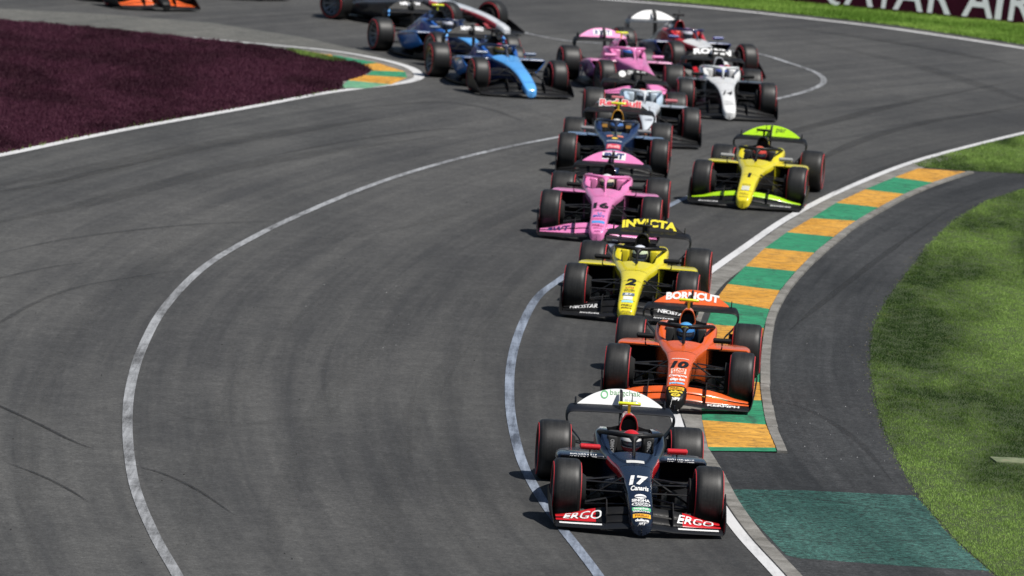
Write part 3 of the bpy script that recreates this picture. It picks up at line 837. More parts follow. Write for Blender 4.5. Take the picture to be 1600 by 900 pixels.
def foil(x, y0, z0, y1, z1, th):
    d = np.array([y1 - y0, z1 - z0]); n = np.array([-d[1], d[0]]); n = n / np.linalg.norm(n)
    if n[1] < 0: n = -n
    out = []
    for t, k in ((0, 0), (.06, .55), (.3, 1), (.7, .7), (1, .12)): p = np.array([y0, z0]) + d * t + n * th * k; out.append((x, *p))
    for t, k in ((1, -.12), (.7, -.3), (.3, -.5), (.06, -.45)): p = np.array([y0, z0]) + d * t + n * th * k; out.append((x, *p))
    return out


xs = np.linspace(-.925, .925, 41)
V, Fc, ij = loft([foil(x, yle(x), zm(x), yle(x) - .25, zm(x) + .028, .016) for x in xs])
part('fwing', 'front_wing', V, Fc, 'fmain', None)


def flap_pt(x, k, t):
    """point on front flap k (1 lower, 2 upper) at chord fraction t"""
    y, z, h = yle(x), zm(x), fh(x)
    if k == 1: a = (y - .235, z + .040); b = (y - .345, z + .034 + .48 * h)
    else: a = (y - .352, z + .048 + .48 * h); b = (y - .455, z + .046 + h)
    return (a[0] + (b[0] - a[0]) * t, a[1] + (b[1] - a[1]) * t)


for s in (1, -1):
    for k in (1, 2):
        for nm, xa, xb, zn_ in (('wing_flap', .372, .912, 'fflap'), ('wing_flap', .128, .362, 'fflap_in')):
            xs = np.linspace(xa, xb, 16) * s
            V, Fc, ij = loft([foil(x, *flap_pt(x, k, 0), *flap_pt(x, k, 1), .009) for x in xs])
            e_ = '' if k == 1 else '2'; part(f'ff{s}{k}{zn_}', nm, V, Fc, [zn_ + e_, 'fflap_in' + e_], 'fwing', [1 if (zn_ == 'fflap' and 0 <= i < 3) or i == -1 else 0 for i, j in ij])
    # adjuster plate between inner and outer flaps
    x = .367 * s; y0 = yle(x)
    pr = [(y0 - .20, zm(x) + .03), (y0 - .22, zm(x) + .14), (y0 - .40, zm(x) + .27), (y0 - .48, zm(x) + .27), (y0 - .48, zm(x) + .10), (y0 - .3, zm(x) + .03)]
    V, Fc, _ = loft([[(x - .005, *p) for p in pr], [(x + .005, *p) for p in pr]]); part(f'adj{s}', 'flap_adjuster', V, Fc, 'carbon', 'fwing', smooth=False)
    # end plate: curls up from the main plane and flares round the tyre
    ye = np.linspace(.80, -.02, 12); rows = []
    top = np.interp(ye, [-.02, .05, .25, .5, .7, .80], [.355, .40, .34, .225, .12, .075])
    for yv, zt_ in zip(ye, top):
        fl_ = .03 * ((.80 - yv) / .82)
        col = []
        for t in np.linspace(0, 1, 7):
            z = .035 + (zt_ - .035) * t; cur = .045 * math.exp(-(z - .035) / .035)
            col.append((.962 + fl_ * t - cur, yv, z))
        rows.append(col)
    outer = rows; ring_rows = []
    for col in rows: ring_rows.append([(s * x, y, z) for x, y, z in col] + [(s * (x - .012), y, z) for x, y, z in col[::-1]])
    V, Fc, _ = loft(ring_rows); part(f'ep{s}', 'endplate', V, Fc, 'endplate', 'fwing')

# ---- rear wing
path = catmull([(0, .800), (.25, .800), (.46, .797), (.56, .792), (.605, .775), (.622, .735), (.610, .66), (.545, .56), (.465, .47), (.44, .40)], 5)
path = np.concatenate([path[:0:-1] * [-1, 1], path]); n_ = len(path); tt = np.gradient(path, axis=0); tt /= np.linalg.norm(tt, axis=1)[:, None]; nm = np.stack([-tt[:, 1], tt[:, 0]], 1)
rings = []
for p, nn in zip(path, nm):
    f = min(max((.79 - p[1]) / .3, 0), 1); c0, c1 = -3.22 + .02 * f, -3.50 + .02 * f; rise = .055 * (1 - min(f * 6, 1)); th = .018 * (1 - .45 * f)
    out = []
    for t, k in ((0, 0), (.05, .6), (.3, 1), (.7, .7), (1, .1), (1, -.1), (.7, -.5), (.3, -.8), (.05, -.6)):
        qd = p + nn * (th * k) + np.array([0, rise * t]); out.append((qd[0], c0 + (c1 - c0) * t, qd[1]))
    rings.append(out)
V, Fc, ij = loft(rings); part('rwing', 'rear_wing', V, Fc, 'rmain', None)


def arch(x): return .185 * max(1 - (abs(x) / .515) ** 2.1, 0) + .004


def rf_pt(x, z, off=0.0): return (x, -3.46 - .17 * (z - .838) / .185 + off, z)


xs = np.linspace(-.505, .505, 41); rings = []
for x in xs:
    h = arch(x); row = [rf_pt(x, .838 + h * t) for t in np.linspace(0, 1, 7)]
    rings.append(row + [(a, b - .014, c) for a, b, c in row[::-1]])
V, Fc, ij = loft(rings); part('rflap', 'wing_flap', V, Fc, ['rflap', 'rflap_low'], 'rwing', [1 if (i >= 0 and j in (0, 12)) else 0 for i, j in ij])


def on_flap(u, v, bend=0.0):
    x = -u; z = .838 + v + bend * (1 - (x / .5) ** 2); return rf_pt(x, z, .006)


for s in (1, -1):
    pr = [(-3.40, .82), (-3.42, .90), (-3.50, .93), (-3.60, .90), (-3.60, .82)]
    V, Fc, _ = loft([[(s * .520 - .006, *p) for p in pr], [(s * .520 + .006, *p) for p in pr]]); part(f'rtip{s}', 'flap_end_fin', V, Fc, 'rmain', 'rwing', smooth=False)
V, Fc, _ = loft([[(-.014, y, z), (.014, y, z), (.012, y - d, z), (-.012, y - d, z)] for y, z, d in ((-3.20, .36, .22), (-3.22, .60, .18), (-3.28, .80, .14), (-3.30, .93, .18), (-3.36, 1.02, .20), (-3.42, 1.035, .12))])
part('pylon', 'wing_pylon', V, Fc, 'carbon', 'rwing')
V, Fc = tube([(-.42, -3.3, .40), (-.2, -3.32, .425), (.2, -3.32, .425), (.42, -3.3, .40)], .07, .010, 10); part('beam', 'beam_wing', V, Fc, 'carbon', 'rwing')

# ---- wheels
TR = .345


def wheel(key, w, x, y, s):
    hw = w / 2
    pr = [(-hw + .022, .234), (-hw + .004, .240), (-hw - .004, .262), (-hw - .002, .290), (-hw + .008, .315), (-hw + .022, .332), (-hw + .040, .3405), (-hw * .5, .3445), (0, TR), (hw * .5, .3445), (hw - .040, .3405), (hw - .022, .332), (hw - .008, .315), (hw + .002, .290), (hw + .004, .262), (hw - .004, .240), (hw - .022, .234)]
    V, Fc = lathe_x(pr, 56); part(key, 'wheel', V, Fc, ['tyre'], None, None, (x, y, TR), 60)
    for e in (-1, 1):
        p2 = [(e * (hw - .004), .3045), (e * (hw + .003), .302), (e * (hw + .0065), .288), (e * (hw + .003), .286), (e * (hw - .002), .285)]
        V, Fc = lathe_x(p2, 48); part(key + f's{e}', 'sidewall_band', V, Fc, ['red'], key)
    # rim: barrel, dished spokes and hub
    o = s * hw
    parts_ = [lathe_x([(-o * .8, .225), (0, .215), (o * .78, .226), (o * .90, .236), (o * .84, .216), (o * .30, .205), (-o * .75, .20)], 40),
              lathe_x([(o * .55, .005), (o * .62, .035), (o * .52, .055), (o * .30, .075), (o * .20, .205)], 24)]
    for k in range(10):
        a = 2 * math.pi * k / 10; c_, s_ = math.cos(a), math.sin(a)
        pts = [(o * .45, .05), (o * .50, .12), (o * .72, .20), (o * .80, .222)]; vv = []
        for xx, rr in pts:
            for t in (-.016, .016):
                vv.append((xx, rr * c_ - t * s_, rr * s_ + t * c_)); vv.append((xx - s * .03, rr * c_ - t * s_, rr * s_ + t * c_))
        ff = []
        for i in range(3):
            b0 = 4 * i; ff += [(b0, b0 + 2, b0 + 6, b0 + 4), (b0, b0 + 4, b0 + 5, b0 + 1), (b0 + 2, b0 + 3, b0 + 7, b0 + 6)]
        parts_.append((vv, ff))
    V, Fc = join(*parts_); part(key + 'rim', 'rim', V, Fc, ['rim'], key)


for s in (1, -1):
    wheel(f'fw{s}', .305, s * .79, 0, s); wheel(f'rw{s}', .370, s * .765, -3.135, s)
    # brake ducts
    V, Fc = lathe_x([(-.05, .02), (-.05, .16), (.0, .195), (.05, .2), (.05, .02)], 28); V = [(p[0] + s * .625, p[1], p[2] + TR) for p in V]
    part(f'bd{s}', 'brake_duct', V, Fc, 'void', None)
    V, Fc = lathe_x([(-.05, .02), (-.05, .16), (.0, .195), (.05, .2), (.05, .02)], 24); V = [(p[0] + s * .57, p[1] - 3.135, p[2] + TR) for p in V]
    part(f'bdr{s}', 'brake_duct', V, Fc, 'void', None)
    rods = [((.15, .10, .455), (.62, .02, .455), .030), ((.20, -.42, .455), (.62, -.04, .455), .028), ((.13, .14, .235), (.63, .03, .195), .032), ((.18, -.44, .235), (.63, -.05, .195), .030), ((.165, -.03, .505), (.60, .0, .235), .016), ((.145, .20, .375), (.62, .13, .37), .024)]
    for k, (a, b, w) in enumerate(rods):
        V, Fc = tube([(s * a[0], a[1], a[2]), (s * (a[0] + b[0]) / 2, (a[1] + b[1]) / 2, (a[2] + b[2]) / 2), (s * b[0], b[1], b[2])], w, .009 if w > .02 else .012, 8)
        part(f'arm{s}{k}', 'suspension_arm', V, Fc, 'carbon', None)
    for k, (a, b) in enumerate([((.12, -2.75, .42), (.58, -3.1, .46)), ((.10, -3.35, .42), (.58, -3.17, .46)), ((.14, -2.7, .2), (.58, -3.1, .19)), ((.10, -3.4, .2), (.58, -3.18, .19))]):
        V, Fc = tube([(s * a[0], a[1], a[2]), (s * b[0], b[1], b[2])], .026, .009, 8); part(f'rarm{s}{k}', 'suspension_arm', V, Fc, 'carbon', None)

# ------------------------------------------------------------------ car materials
_pm = {}


def paint(c, rough=.26, coat=.7, metal=0.0):
    dk_ = max(c[:3]) < .018
    if dk_: rough, coat = .5, .0
    key = (tuple(c), rough, coat)
    if key in _pm: return _pm[key]
    b = NB("car_paint"); p = b.coord('Object')
    n = b.noise(p, 14, 4, .7); n2 = b.noise(p, 90, 2, .6)
    dk = tuple(x * .90 for x in c[:3]) + (1,); lt = tuple(min(x * 1.06, 1) for x in c[:3]) + (1,)
    col = b.ramp(n, [(.30, dk), (.55, (*c[:3], 1)), (.8, lt)])
    rg = b.ramp(n2, [(.3, g3(rough * .8)), (.7, g3(rough * 1.3))])
    _pm[key] = b.set(Base_Color=col, Roughness=rg, Coat_Weight=coat, Coat_Roughness=.07, Metallic=metal, Specular_IOR_Level=.25 if dk_ else .4)
    return _pm[key]


def flat(c, rough=.5):
    key = ('f', tuple(c), rough)
    if key not in _pm: b = NB("vinyl_print"); _pm[key] = b.set(Base_Color=(*c[:3], 1), Roughness=rough)
    return _pm[key]


def mat_tyre():
    b = NB("tyre_rubber"); p = b.coord('Object')
    x = b.new("ShaderNodeSeparateXYZ"); b.lk(p, x.inputs[0])
    n = b.noise(b.mapping(p, (60, 2, 2)), 1.0, 3, .6); n2 = b.noise(p, 30, 4, .75)
    c = b.ramp(n, [(.3, (.006, .006, .006)), (.7, (.019, .019, .0186))]); c = b.mix(b.ramp(n2, [(.52, g3(0)), (.74, g3(.5))]), c, (.042, .041, .039, 1))
    b.bump(n2, .15, .004)
    return b.set(Base_Color=c, Roughness=.5, Specular_IOR_Level=.45)


b_ = NB("carbon_fibre"); _p = b_.coord('Object'); _n = b_.noise(_p, 40, 3, .6)
M_CARBON = b_.set(Base_Color=b_.ramp(_n, [(.3, (.006, .006, .0065)), (.7, (.013, .013, .014))]), Roughness=b_.ramp(_n, [(.3, g3(.38)), (.7, g3(.55))]), Specular_IOR_Level=.25)
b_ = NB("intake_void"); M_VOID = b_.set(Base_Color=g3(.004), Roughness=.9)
b_ = NB("tyre_band_red"); M_RED = b_.set(Base_Color=(.45, .022, .03, 1), Roughness=.6)
b_ = NB("rim_metal"); M_RIM = b_.set(Base_Color=(.22, .23, .25, 1), Roughness=.38, Metallic=.7)
b_ = NB("pad_foam"); _n = b_.noise(b_.coord('Object'), 20, 3, .6); M_PAD = b_.set(Base_Color=b_.ramp(_n, [(.3, g3(.02)), (.7, g3(.035))]), Roughness=.55)
M_TYRE = mat_tyre()
b_ = NB("helmet_visor"); M_VISOR = b_.set(Base_Color=(.02, .025, .04, 1), Roughness=.08, Specular_IOR_Level=.8)
b_ = NB("race_suit"); M_SUIT = b_.set(Base_Color=(.03, .03, .035, 1), Roughness=.8)

BLACK = (.0065, .0065, .007); WHITE = (.78, .78, .77); NAVY = (.0065, .013, .031); RED = (.58, .016, .022); ORANGE = (.78, .125, .022)
YELLOW = (.78, .66, .022); PINK = (.80, .235, .50); LIME = (.42, .74, .012); LBLUE = (.11, .40, .86); BLUE = (.018, .09, .36); DBLUE = (.008, .03, .13)
GREY = (.10, .105, .115); FYEL = (.80, .86, .03)

# ------------------------------------------------------------------ drivers
def build_body():
    me = bpy.data.meshes.new("body"); bm = bmesh.new(); rad = []
    def v(co, r): rad.append(r); return bm.verts.new(co)
    def chain(start, lst):
        p = start
        for co, r in lst: n = v(co, r); bm.edges.new((p, n)); p = n
        return p
    hip = v((0, -1.62, .30), .14); ch = chain(hip, [((0, -1.60, .42), .14), ((0, -1.56, .52), .13)]); chain(ch, [((0, -1.53, .60), .06), ((0, -1.50, .66), .055)])
    for s in (1, -1):
        hand = chain(ch, [((s * .16, -1.54, .54), .075), ((s * .19, -1.36, .42), .052), ((s * .155, -1.12, .47), .036), ((s * .145, -1.075, .485), .030)])
        for k in range(4):
            dz = .026 - .018 * k
            chain(hand, [((s * .150, -1.045, .485 + dz), .010), ((s * .152, -1.022, .487 + dz), .009), ((s * .132, -1.012, .487 + dz), .008)])
        chain(hand, [((s * .125, -1.06, .50), .011), ((s * .118, -1.035, .512), .009)])
        chain(hip, [((s * .09, -1.52, .30), .09), ((s * .10, -1.05, .40), .065), ((s * .085, -.62, .34), .048), ((s * .08, -.50, .34), .04), ((s * .08, -.46, .42), .03)])
    bm.to_mesh(me); bm.free()
    ob = bpy.data.objects.new("body", me); COL.objects.link(ob)
    md = ob.modifiers.new("skin", 'SKIN'); md.use_smooth_shade = True
    for d, r in zip(me.skin_vertices[0].data, rad): d.radius = (r, r)
    me.skin_vertices[0].data[0].use_root = True
    sb = ob.modifiers.new("sub", 'SUBSURF'); sb.levels = 1; sb.render_levels = 1
    dg = bpy.context.evaluated_depsgraph_get(); out = bpy.data.meshes.new_from_object(ob.evaluated_get(dg))
    bpy.data.objects.remove(ob); out.name = "person_body"; out.materials.clear(); out.materials.append(M_SUIT); return out


BODY = build_body()
HC = Vector((0, -1.42, .722))


def helmet_mesh():
    n, m_ = 28, 20; V = []; Fc = []; mi = []
    for i in range(m_ + 1):
        th = math.pi * i / m_
        for j in range(n):
            ph = 2 * math.pi * j / n; x = .122 * math.sin(th) * math.cos(ph); y = .145 * math.sin(th) * math.sin(ph); z = .135 * math.cos(th)
            if z < -.05: y *= 1.0; 
            if y > .06 and z < -.02: y += .022 * min((-.02 - z) / .06, 1) * min((y - .06) / .05, 1)
            if z < -.105: z = -.105 + (z + .105) * .3
            V.append((x, y, z))
    for i in range(m_):
        th = math.pi * (i + .5) / m_
        for j in range(n):
            Fc.append((i * n + j, (i + 1) * n + j, (i + 1) * n + (j + 1) % n, i * n + (j + 1) % n)); z = .135 * math.cos(th)
            ph = 2 * math.pi * (j + .5) / n; front = math.sin(ph)
            mi.append(1 if z > .085 else (2 if z < -.045 and front > .1 else 0))
    me = mk_mesh("helmet", V, Fc, [zone('helmet'), zone('helmet_top'), zone('helmet_chin')], mi, True, 70)
    return me


HELM = helmet_mesh(); VZ = ['helmet', 'helmet_top', 'helmet_chin']
V = []; Fc = []; nu = 16
for i in range(5):
    zt_ = -.030 + .062 * i / 4
    for j in range(nu + 1):
        ph = math.pi * (.12 + .76 * j / nu); k = math.sqrt(max(1 - (zt_ / .135) ** 2, 0)); V.append((.127 * k * math.cos(ph), .152 * k * math.sin(ph) + (.008 if zt_ < 0 else 0), zt_))
for i in range(4):
    for j in range(nu): Fc.append((i * (nu + 1) + j, i * (nu + 1) + j + 1, (i + 1) * (nu + 1) + j + 1, (i + 1) * (nu + 1) + j))
VIS = mk_mesh("visor", V, Fc, [M_VISOR], None, True, 70)

# ------------------------------------------------------------------ build one car
DEF = dict(headpad=M_PAD, carbon=M_CARBON, void=M_VOID, tyre=M_TYRE, red=M_RED, rim=M_RIM, pad=M_PAD, cockpit=M_CARBON, lower=M_CARBON, endplate=M_CARBON, fmain=M_CARBON, rmain=M_CARBON, halo=M_CARBON, airbox_rim=None)


def set_mats(o, zones, liv):
    for i, z in enumerate(zones):
        sl = o.material_slots[i]; sl.link = 'OBJECT'; sl.material = liv[z]


def livery(body, **k):
    L = {}
    for z in ('top', 'side', 'edge', 'tip', 'surround', 'nose_edge', 'airbox', 'cover', 'cover_side', 'pod', 'pod_side', 'mirror', 'fflap', 'fflap_in', 'fflap2', 'fflap_in2', 'rflap', 'rflap_low', 'airbox_rim'): L[z] = paint(body)
    L['mirror'] = paint(BLACK); L['cam'] = paint(BLACK); L['rflap_low'] = None; L['fflap2'] = None; L['fflap_in2'] = None; L['airbox_rim'] = None
    for z, m in DEF.items():
        if m: L[z] = m
    for z in zone_names: L.setdefault(z, paint(body))
    for z, c in k.items(): L[z] = paint(c) if isinstance(c, tuple) else c
    for a, c in (('fflap2', 'fflap'), ('fflap_in2', 'fflap_in'), ('rflap_low', 'rflap'), ('airbox_rim', 'airbox')):
        if L[a] is None: L[a] = L[c]
    return L


zone_names = list(ZONES.keys())
CARS = {}


def make_car(key, x, y, yaw, liv, label, helm, hlabel, group="single-seat racing cars on the track", z=0.0):
    root = empty("racing_car", (x, y, z), math.pi + R_(yaw)); tag(root, label, "racing car", group)
    objs = {None: root}
    for k, name, me, zones, par, loc in TPL:
        o = bpy.data.objects.new(name, me); COL.objects.link(o); o.parent = objs[par]; o.location = loc
        if par and par.startswith(('fw', 'rw')) and par not in ('fwing', 'rwing'): o.location = (0, 0, 0)
        set_mats(o, zones, liv); objs[k] = o
    # driver
    d = empty("person", (x, y, z), math.pi + R_(yaw)); tag(d, hlabel, "person", "drivers in the racing cars")
    b = link("body", BODY, d)
    h = link("helmet", HELM, d, HC); h.rotation_euler = (R_(-6), 0, 0)
    for i, c in enumerate(helm):
        sl = h.material_slots[i]; sl.link = 'OBJECT'; sl.material = paint(c, .2, .6)
    link("visor", VIS, h)
    CARS[key] = objs; POSE[key] = (x, y, yaw)
    return objs


def put(key, VF, name, color, parent, rough=.45):
    me = mk_mesh(name, VF[0], VF[1], [flat(color, rough)], smooth=False)
    return link(name, me, CARS[key][parent])


def num(key, s, color, p0, p1, w, bold=.05, shear=.25):
    v = nv(key, p1); h = nv(key, p0) - v
    put(key, word(on_nose, s, 0, v, w, h, bold, shear), "race_number", color, 'chassis')


def nrow(key, s, color, p0, p1, w, bold=.03, shear=0.0):
    v = nv(key, p1); h = nv(key, p0) - v
    put(key, word(on_nose, s, 0, v, w, h, bold, shear), "sponsor_lettering", color, 'chassis')
def nbox(key, color, p0, p1, w, ell=False, u=0):
    v0, v1 = nv(key, p1), nv(key, p0)
    put(key, plate(lambda a, b: (lambda p: (p[0], p[1], p[2] - .002))(on_nose(a, b)), u - w / 2, u + w / 2, v0, v1, 6, 2, ell), "sponsor_badge", color, 'chassis')
def rtext(key, s, color, u, v, w, h, bend, bold=.04, shear=0.0, off=0.0): put(key, word(lambda a, b: (lambda p: (p[0], p[1] + off, p[2]))(on_flap(a, b, bend)), s, u, v, w, h, bold, shear), "wing_lettering", color, 'rflap')


def ffl(side):
    """map (u,v) to the front flaps on one side: u picture-right metres, v 0..1 over both flaps"""
    def f(u, v):
        x = -u; k = 1 if v < .5 else 2; t = (v * 2 if k == 1 else v * 2 - 1); t = min(max(t, .02), .98)
        p = flap_pt(x, k, t); return (x, p[0] + .006, p[1] + .013)
    return f


def fmain_map(u, v):
    x = -u; t = .1 + .8 * v; return (x, yle(x) - .25 * t, zm(x) + .028 * t + .019)


def pod_lip(u, v):
    """front lip of the sidepod"""
    return (-u, -1.018 - (.02 * v), .575 + .028 * v)


# ---------- the field of cars, nearest first
BK = paint(BLACK)
L = livery(NAVY, edge=RED, mirror=RED, airbox=RED, airbox_rim=RED, cover=NAVY, rflap=WHITE, cam=FYEL, fflap=RED, fflap_in=BLACK, cover_side=NAVY, rmain=paint((.007, .009, .014)), fmain=paint((.007, .008, .010)))
make_car('17', 1.53, 72.71, 3.07, L, "black and navy racing car numbered 17 with white rear wing, leading the pack", (WHITE, RED, (.7, .1, .1)), "driver in white and red helmet inside the leading black car numbered 17")
num('17', "17", WHITE, 743.6, 758, .228, .05, .22)
nrow('17', "Canaris", WHITE, 759.5, 767, .20, .03, .3); nrow('17', "SINGHA", WHITE, 780, 784.5, .20, .04)
nbox('17', WHITE, 772.5, 779.5, .13, True); nbox('17', NAVY, 775.8, 777.2, .14)
def _ring17(u, v): return on_nose(u, nv17 + v)
nv17 = nv('17', 788.3); put('17', arc_ring(lambda u, v: _ring17(u, v * .44), 0, 0, .090, .104), "sponsor_badge", WHITE, 'chassis'); nrow('17', "YADCO", WHITE, 786.3, 790.3, .14, .03)
nbox('17', (.10, .45, .20), 792.8, 797.8, .205); nrow('17', "bangchak", WHITE, 793.5, 797.2, .17, .03); nrow('17', "SRIRACHA", WHITE, 798.2, 800.5, .19, .03)
nbox('17', (.80, .42, .02), 803, 808.8, .195); nrow('17', "PIRELLI", (.25, .06, .01), 804.3, 807.5, .15, .03)
nrow('17', "dallara", WHITE, 811, 815, .15, .04, .15); nrow('17', "ART", WHITE, 816.5, 820.5, .095, .05, .3)
nbox('17', (.62, .62, .60), 719.6, 723.6, .20)
rtext('17', "bangchak", (.16, .36, .17), .06, .075, .36, .070, .035, .0)
put('17', arc_ring(lambda a, b: on_flap(a, b, .02), -.185, .108, .030, .044, 26), "wing_logo", (.10, .42, .16), 'rflap'); rtext('17', "ESG Solutions", (.25, .40, .33), .125, .048, .14, .018, .02, .0)
for s in (-1, 1):
    put('17', word(ffl(s), "ERGO" if s < 0 else "ERGO", s * .625, .18, .42, .58, .01, .3), "wing_lettering", WHITE, 'fwing')
    put('17', plate(fmain_map, s * .42, s * .88, .30, .62, 8, 2), "wing_stripe", WHITE, 'fwing')
    put('17', word(pod_lip, "RICHARD MILLE", s * .55, .05, .30, 1.1, .02), "sponsor_lettering", WHITE, 'pod-1' if s > 0 else 'pod1')
    put('17', word(lambda u, v, s=s: (s * -.209 + v, -1.395, .655 + u), "RICHARD", 0, -.022, .17, .044, .03), "sponsor_lettering", (.5, .5, .5), 'pad-1' if s > 0 else 'pad1')

L = livery(ORANGE, tip=BLACK, halo=paint(BLACK), cam=FYEL, rflap=ORANGE, pod_side=ORANGE, nose_edge=ORANGE, cover=ORANGE)
make_car('10', 2.19, 83.21, -3.19, L, "orange racing car numbered 10 with black nose tip, riding the kerb", ((.05, .22, .55), (.09, .38, .75), (.05, .22, .55)), "driver in light blue helmet inside the orange car numbered 10", z=.028)
num('10', "10", BLACK, 567.8, 578.5, .23, .06, .2)
nbox('10', WHITE, 563.6, 564.4, .22); nbox('10', (.75, .62, .55), 579, 587, .19); nrow('10', "STARS", ORANGE, 579.6, 583.4, .17, .04); nrow('10', "SERIES", ORANGE, 584, 586.6, .15, .04)
nrow('10', "Campos", WHITE, 588.5, 593, .23, .03, .2); nrow('10', "aldigo dom", WHITE, 594, 599.5, .19, .05); nrow('10', "petronio", (.25, .55, .80), 600.3, 604.5, .19, .06)
nbox('10', (.80, .42, .02), 608, 612.6, .195); nrow('10', "PIRELLI", (.2, .05, .01), 608.9, 611.8, .15, .03); nrow('10', "dallara", (.8, .6, .05), 613.6, 617.2, .17, .05, .1)
nbox('10', (.8, .6, .04), 618, 623, .12, True); nrow('10', "CF", BLACK, 619.2, 621.8, .06, .03); nrow('10', "MPi", WHITE, 624.3, 629, .12, .06, .3)
rtext('10', "BORNCUT", WHITE, .0, .024, .70, .092, .050, .05)
put('10', plate(lambda u, v: (-u, *(lambda a: (a[0], a[1]))((-.985 + .031, .835 + v))), -.045, .045, -.004, .018, 4, 2, True), "sponsor_badge", (.75, .70, .03), 'halo')
put('10', word(fmain_map, "KERNPH", .60, .25, .40, .5, .04), "wing_lettering", WHITE, 'fwing'); put('10', word(fmain_map, "KERNPH", -.60, .25, .40, .5, .04), "wing_lettering", WHITE, 'fwing')

L = livery(YELLOW, airbox=BLACK, rflap=BLACK, fflap=BLACK, fflap_in=BLACK, side=BLACK, cover=YELLOW, headpad=YELLOW)
make_car('2', 1.68, 92.47, -4.28, L, "yellow racing car numbered 2 with black rear wing and yellow letters", ((.62, .72, .50), (.75, .78, .85), (.66, .7, .7)), "driver in white and pale green helmet inside the yellow car numbered 2")
num('2', "2", BLACK, 435.6, 446, .15, .06, .1)
nrow('2', "KATRIS", (.6, .25, .05), 448, 451, .12); nrow('2', "GOLDEN", (.25, .2, .02), 452, 455.5, .15, .03); nbox('2', (.10, .14, .20), 457.5, 462, .17); nrow('2', "SLY", WHITE, 458.4, 461.2, .11, .04, .3)
nbox('2', (.7, .72, .7), 463, 468, .13); nbox('2', (.30, .60, .62), 469, 472.5, .16); nrow('2', "PIRELLI", (.2, .16, .01), 475.5, 478.3, .15, .04); nrow('2', "dallara", (.2, .16, .01), 479.5, 482, .15, .04); nrow('2', "VIRTUOSI", (.3, .25, .02), 485.5, 488, .14, .02)
rtext('2', "INVICTA", YELLOW, .0, .010, .80, .105, .058, .05)
for s in (-1, 1):
    put('2', word(ffl(s), "NEOSTAR", s * .62, .35, .40, .30, .03, .1), "wing_lettering", (.62, .62, .62), 'fwing'); put('2', word(fmain_map, "invicta", s * .52, .30, .28, .45, .03, .1), "wing_lettering", (.62, .62, .62), 'fwing')

L = livery(PINK, airbox=BLACK, halo=paint(PINK), mirror=BLACK, side=BLACK, headpad=PINK)
make_car('16', 1.31, 102.73, -3.09, L, "pink racing car numbered 16 just behind the yellow car numbered 2", ((.70, .62, .45), (.75, .75, .75), (.55, .25, .15)), "driver in pale helmet inside the pink car numbered 16")
num('16', "16", BLACK, 316.5, 325.5, .24, .05, .0)
nrow('16', "CASTORE", (.2, .05, .12), 328, 330.3, .17, .02); nrow('16', "U", (.05, .25, .6), 332, 335.3, .06, .03); nrow('16', "BWT", (.05, .12, .4), 336.2, 339.4, .19, .05); nrow('16', "mapfre", (.55, .06, .2), 340.8, 343.6, .20, .03); nbox('16', (.08, .28, .62), 344.8, 348.6, .20); nrow('16', "PIRELLI", (.35, .05, .15), 350.6, 353.6, .18, .03); nrow('16', "dallara", (.4, .08, .2), 355, 357, .14, .02); nrow('16', "AIX", (.3, .04, .2), 360, 362.3, .10, .03)
put('16', plate(lambda a, b: on_flap(a, b, .03), -.19, .19, .028, .135, 10, 2), "wing_badge", WHITE, 'rflap'); rtext('16', "BWT", (.015, .03, .16), .0, .042, .33, .085, .03, .07, .1, .004)
for s in (-1, 1): put('16', word(ffl(s), "BWT", s * .62, .22, .36, .5, .04, .2), "wing_lettering", (.03, .02, .10), 'fwing')

L = livery(YELLOW, airbox=BLACK, cover=(.75, .40, .03), rflap=LIME, fflap=LIME, fflap_in=LIME, mirror=(.35, .35, .33), fmain=paint(BLACK), side=BLACK)
L['fflap'] = L['fflap_in'] = M_CARBON
make_car('1', 3.83, 109.41, -7.1, L, "yellow racing car numbered 1 with lime green wings, alone near the kerb", ((.62, .07, .05), (.62, .12, .06), (.45, .04, .05)), "driver in red helmet inside the yellow car numbered 1")
num('1', "I", BLACK, 270.5, 277, .05, .09, .0); nbox('1', (.55, .55, .45), 290.5, 297.2, .13); nrow('1', "GOLD", (.35, .3, .05), 287.2, 289.8, .15, .03); nrow('1', "PIRELLI", (.4, .33, .03), 301, 304, .15, .03); nrow('1', "dallara", (.4, .33, .03), 305.5, 308, .15, .03)
rtext('1', "par", (.05, .10, .01), .155, .050, .17, .075, .02, .01); rtext('1', "·", (.05, .10, .01), -.25, .06, .02, .02, .0, .0)
for s in (-1, 1): put('1', word(fmain_map, "invicta", s * .60, .25, .34, .5, .03, .1), "wing_lettering", (.6, .6, .6), 'fwing')

L = livery((.014, .03, .085), airbox=(.80, .36, .02), rflap=BLACK, cam=FYEL, halo=paint((.012, .015, .03)), surround=(.016, .034, .10), fflap=BLACK, fflap_in=BLACK, mirror=(.25, .25, .26), pod=(.05, .10, .20))
make_car('rb', 1.58, 112.85, -1.8, L, "dark blue racing car with orange airbox and red and white rear wing letters", ((.10, .22, .55), (.72, .72, .70), (.02, .03, .08)), "driver in white and blue helmet inside the dark blue car with orange airbox")
nbox('rb', (.62, .03, .06), 225, 232, .24); nrow('rb', "Pirelli", (.85, .5, .5), 226.4, 230.8, .20, .03); nbox('rb', (.70, .20, .12), 211.5, 213.5, .10, False, .09); nbox('rb', (.70, .20, .12), 211.5, 213.5, .10, False, -.09)
for u, s, w in ((-.20, "Red", .32), (.20, "Bull", .33)):
    rtext('rb', s, WHITE, u, .030, w + .02, .125, .025, .095); rtext('rb', s, (.66, .03, .05), u, .040, w, .105, .025, .035, .0, .004)
nbox('rb', (.42, .45, .52), 219.6, 220.8, .26); nbox('rb', (.42, .45, .52), 234.6, 235.8, .22); nbox('rb', (.75, .50, .04), 214.6, 217.5, .11, True)
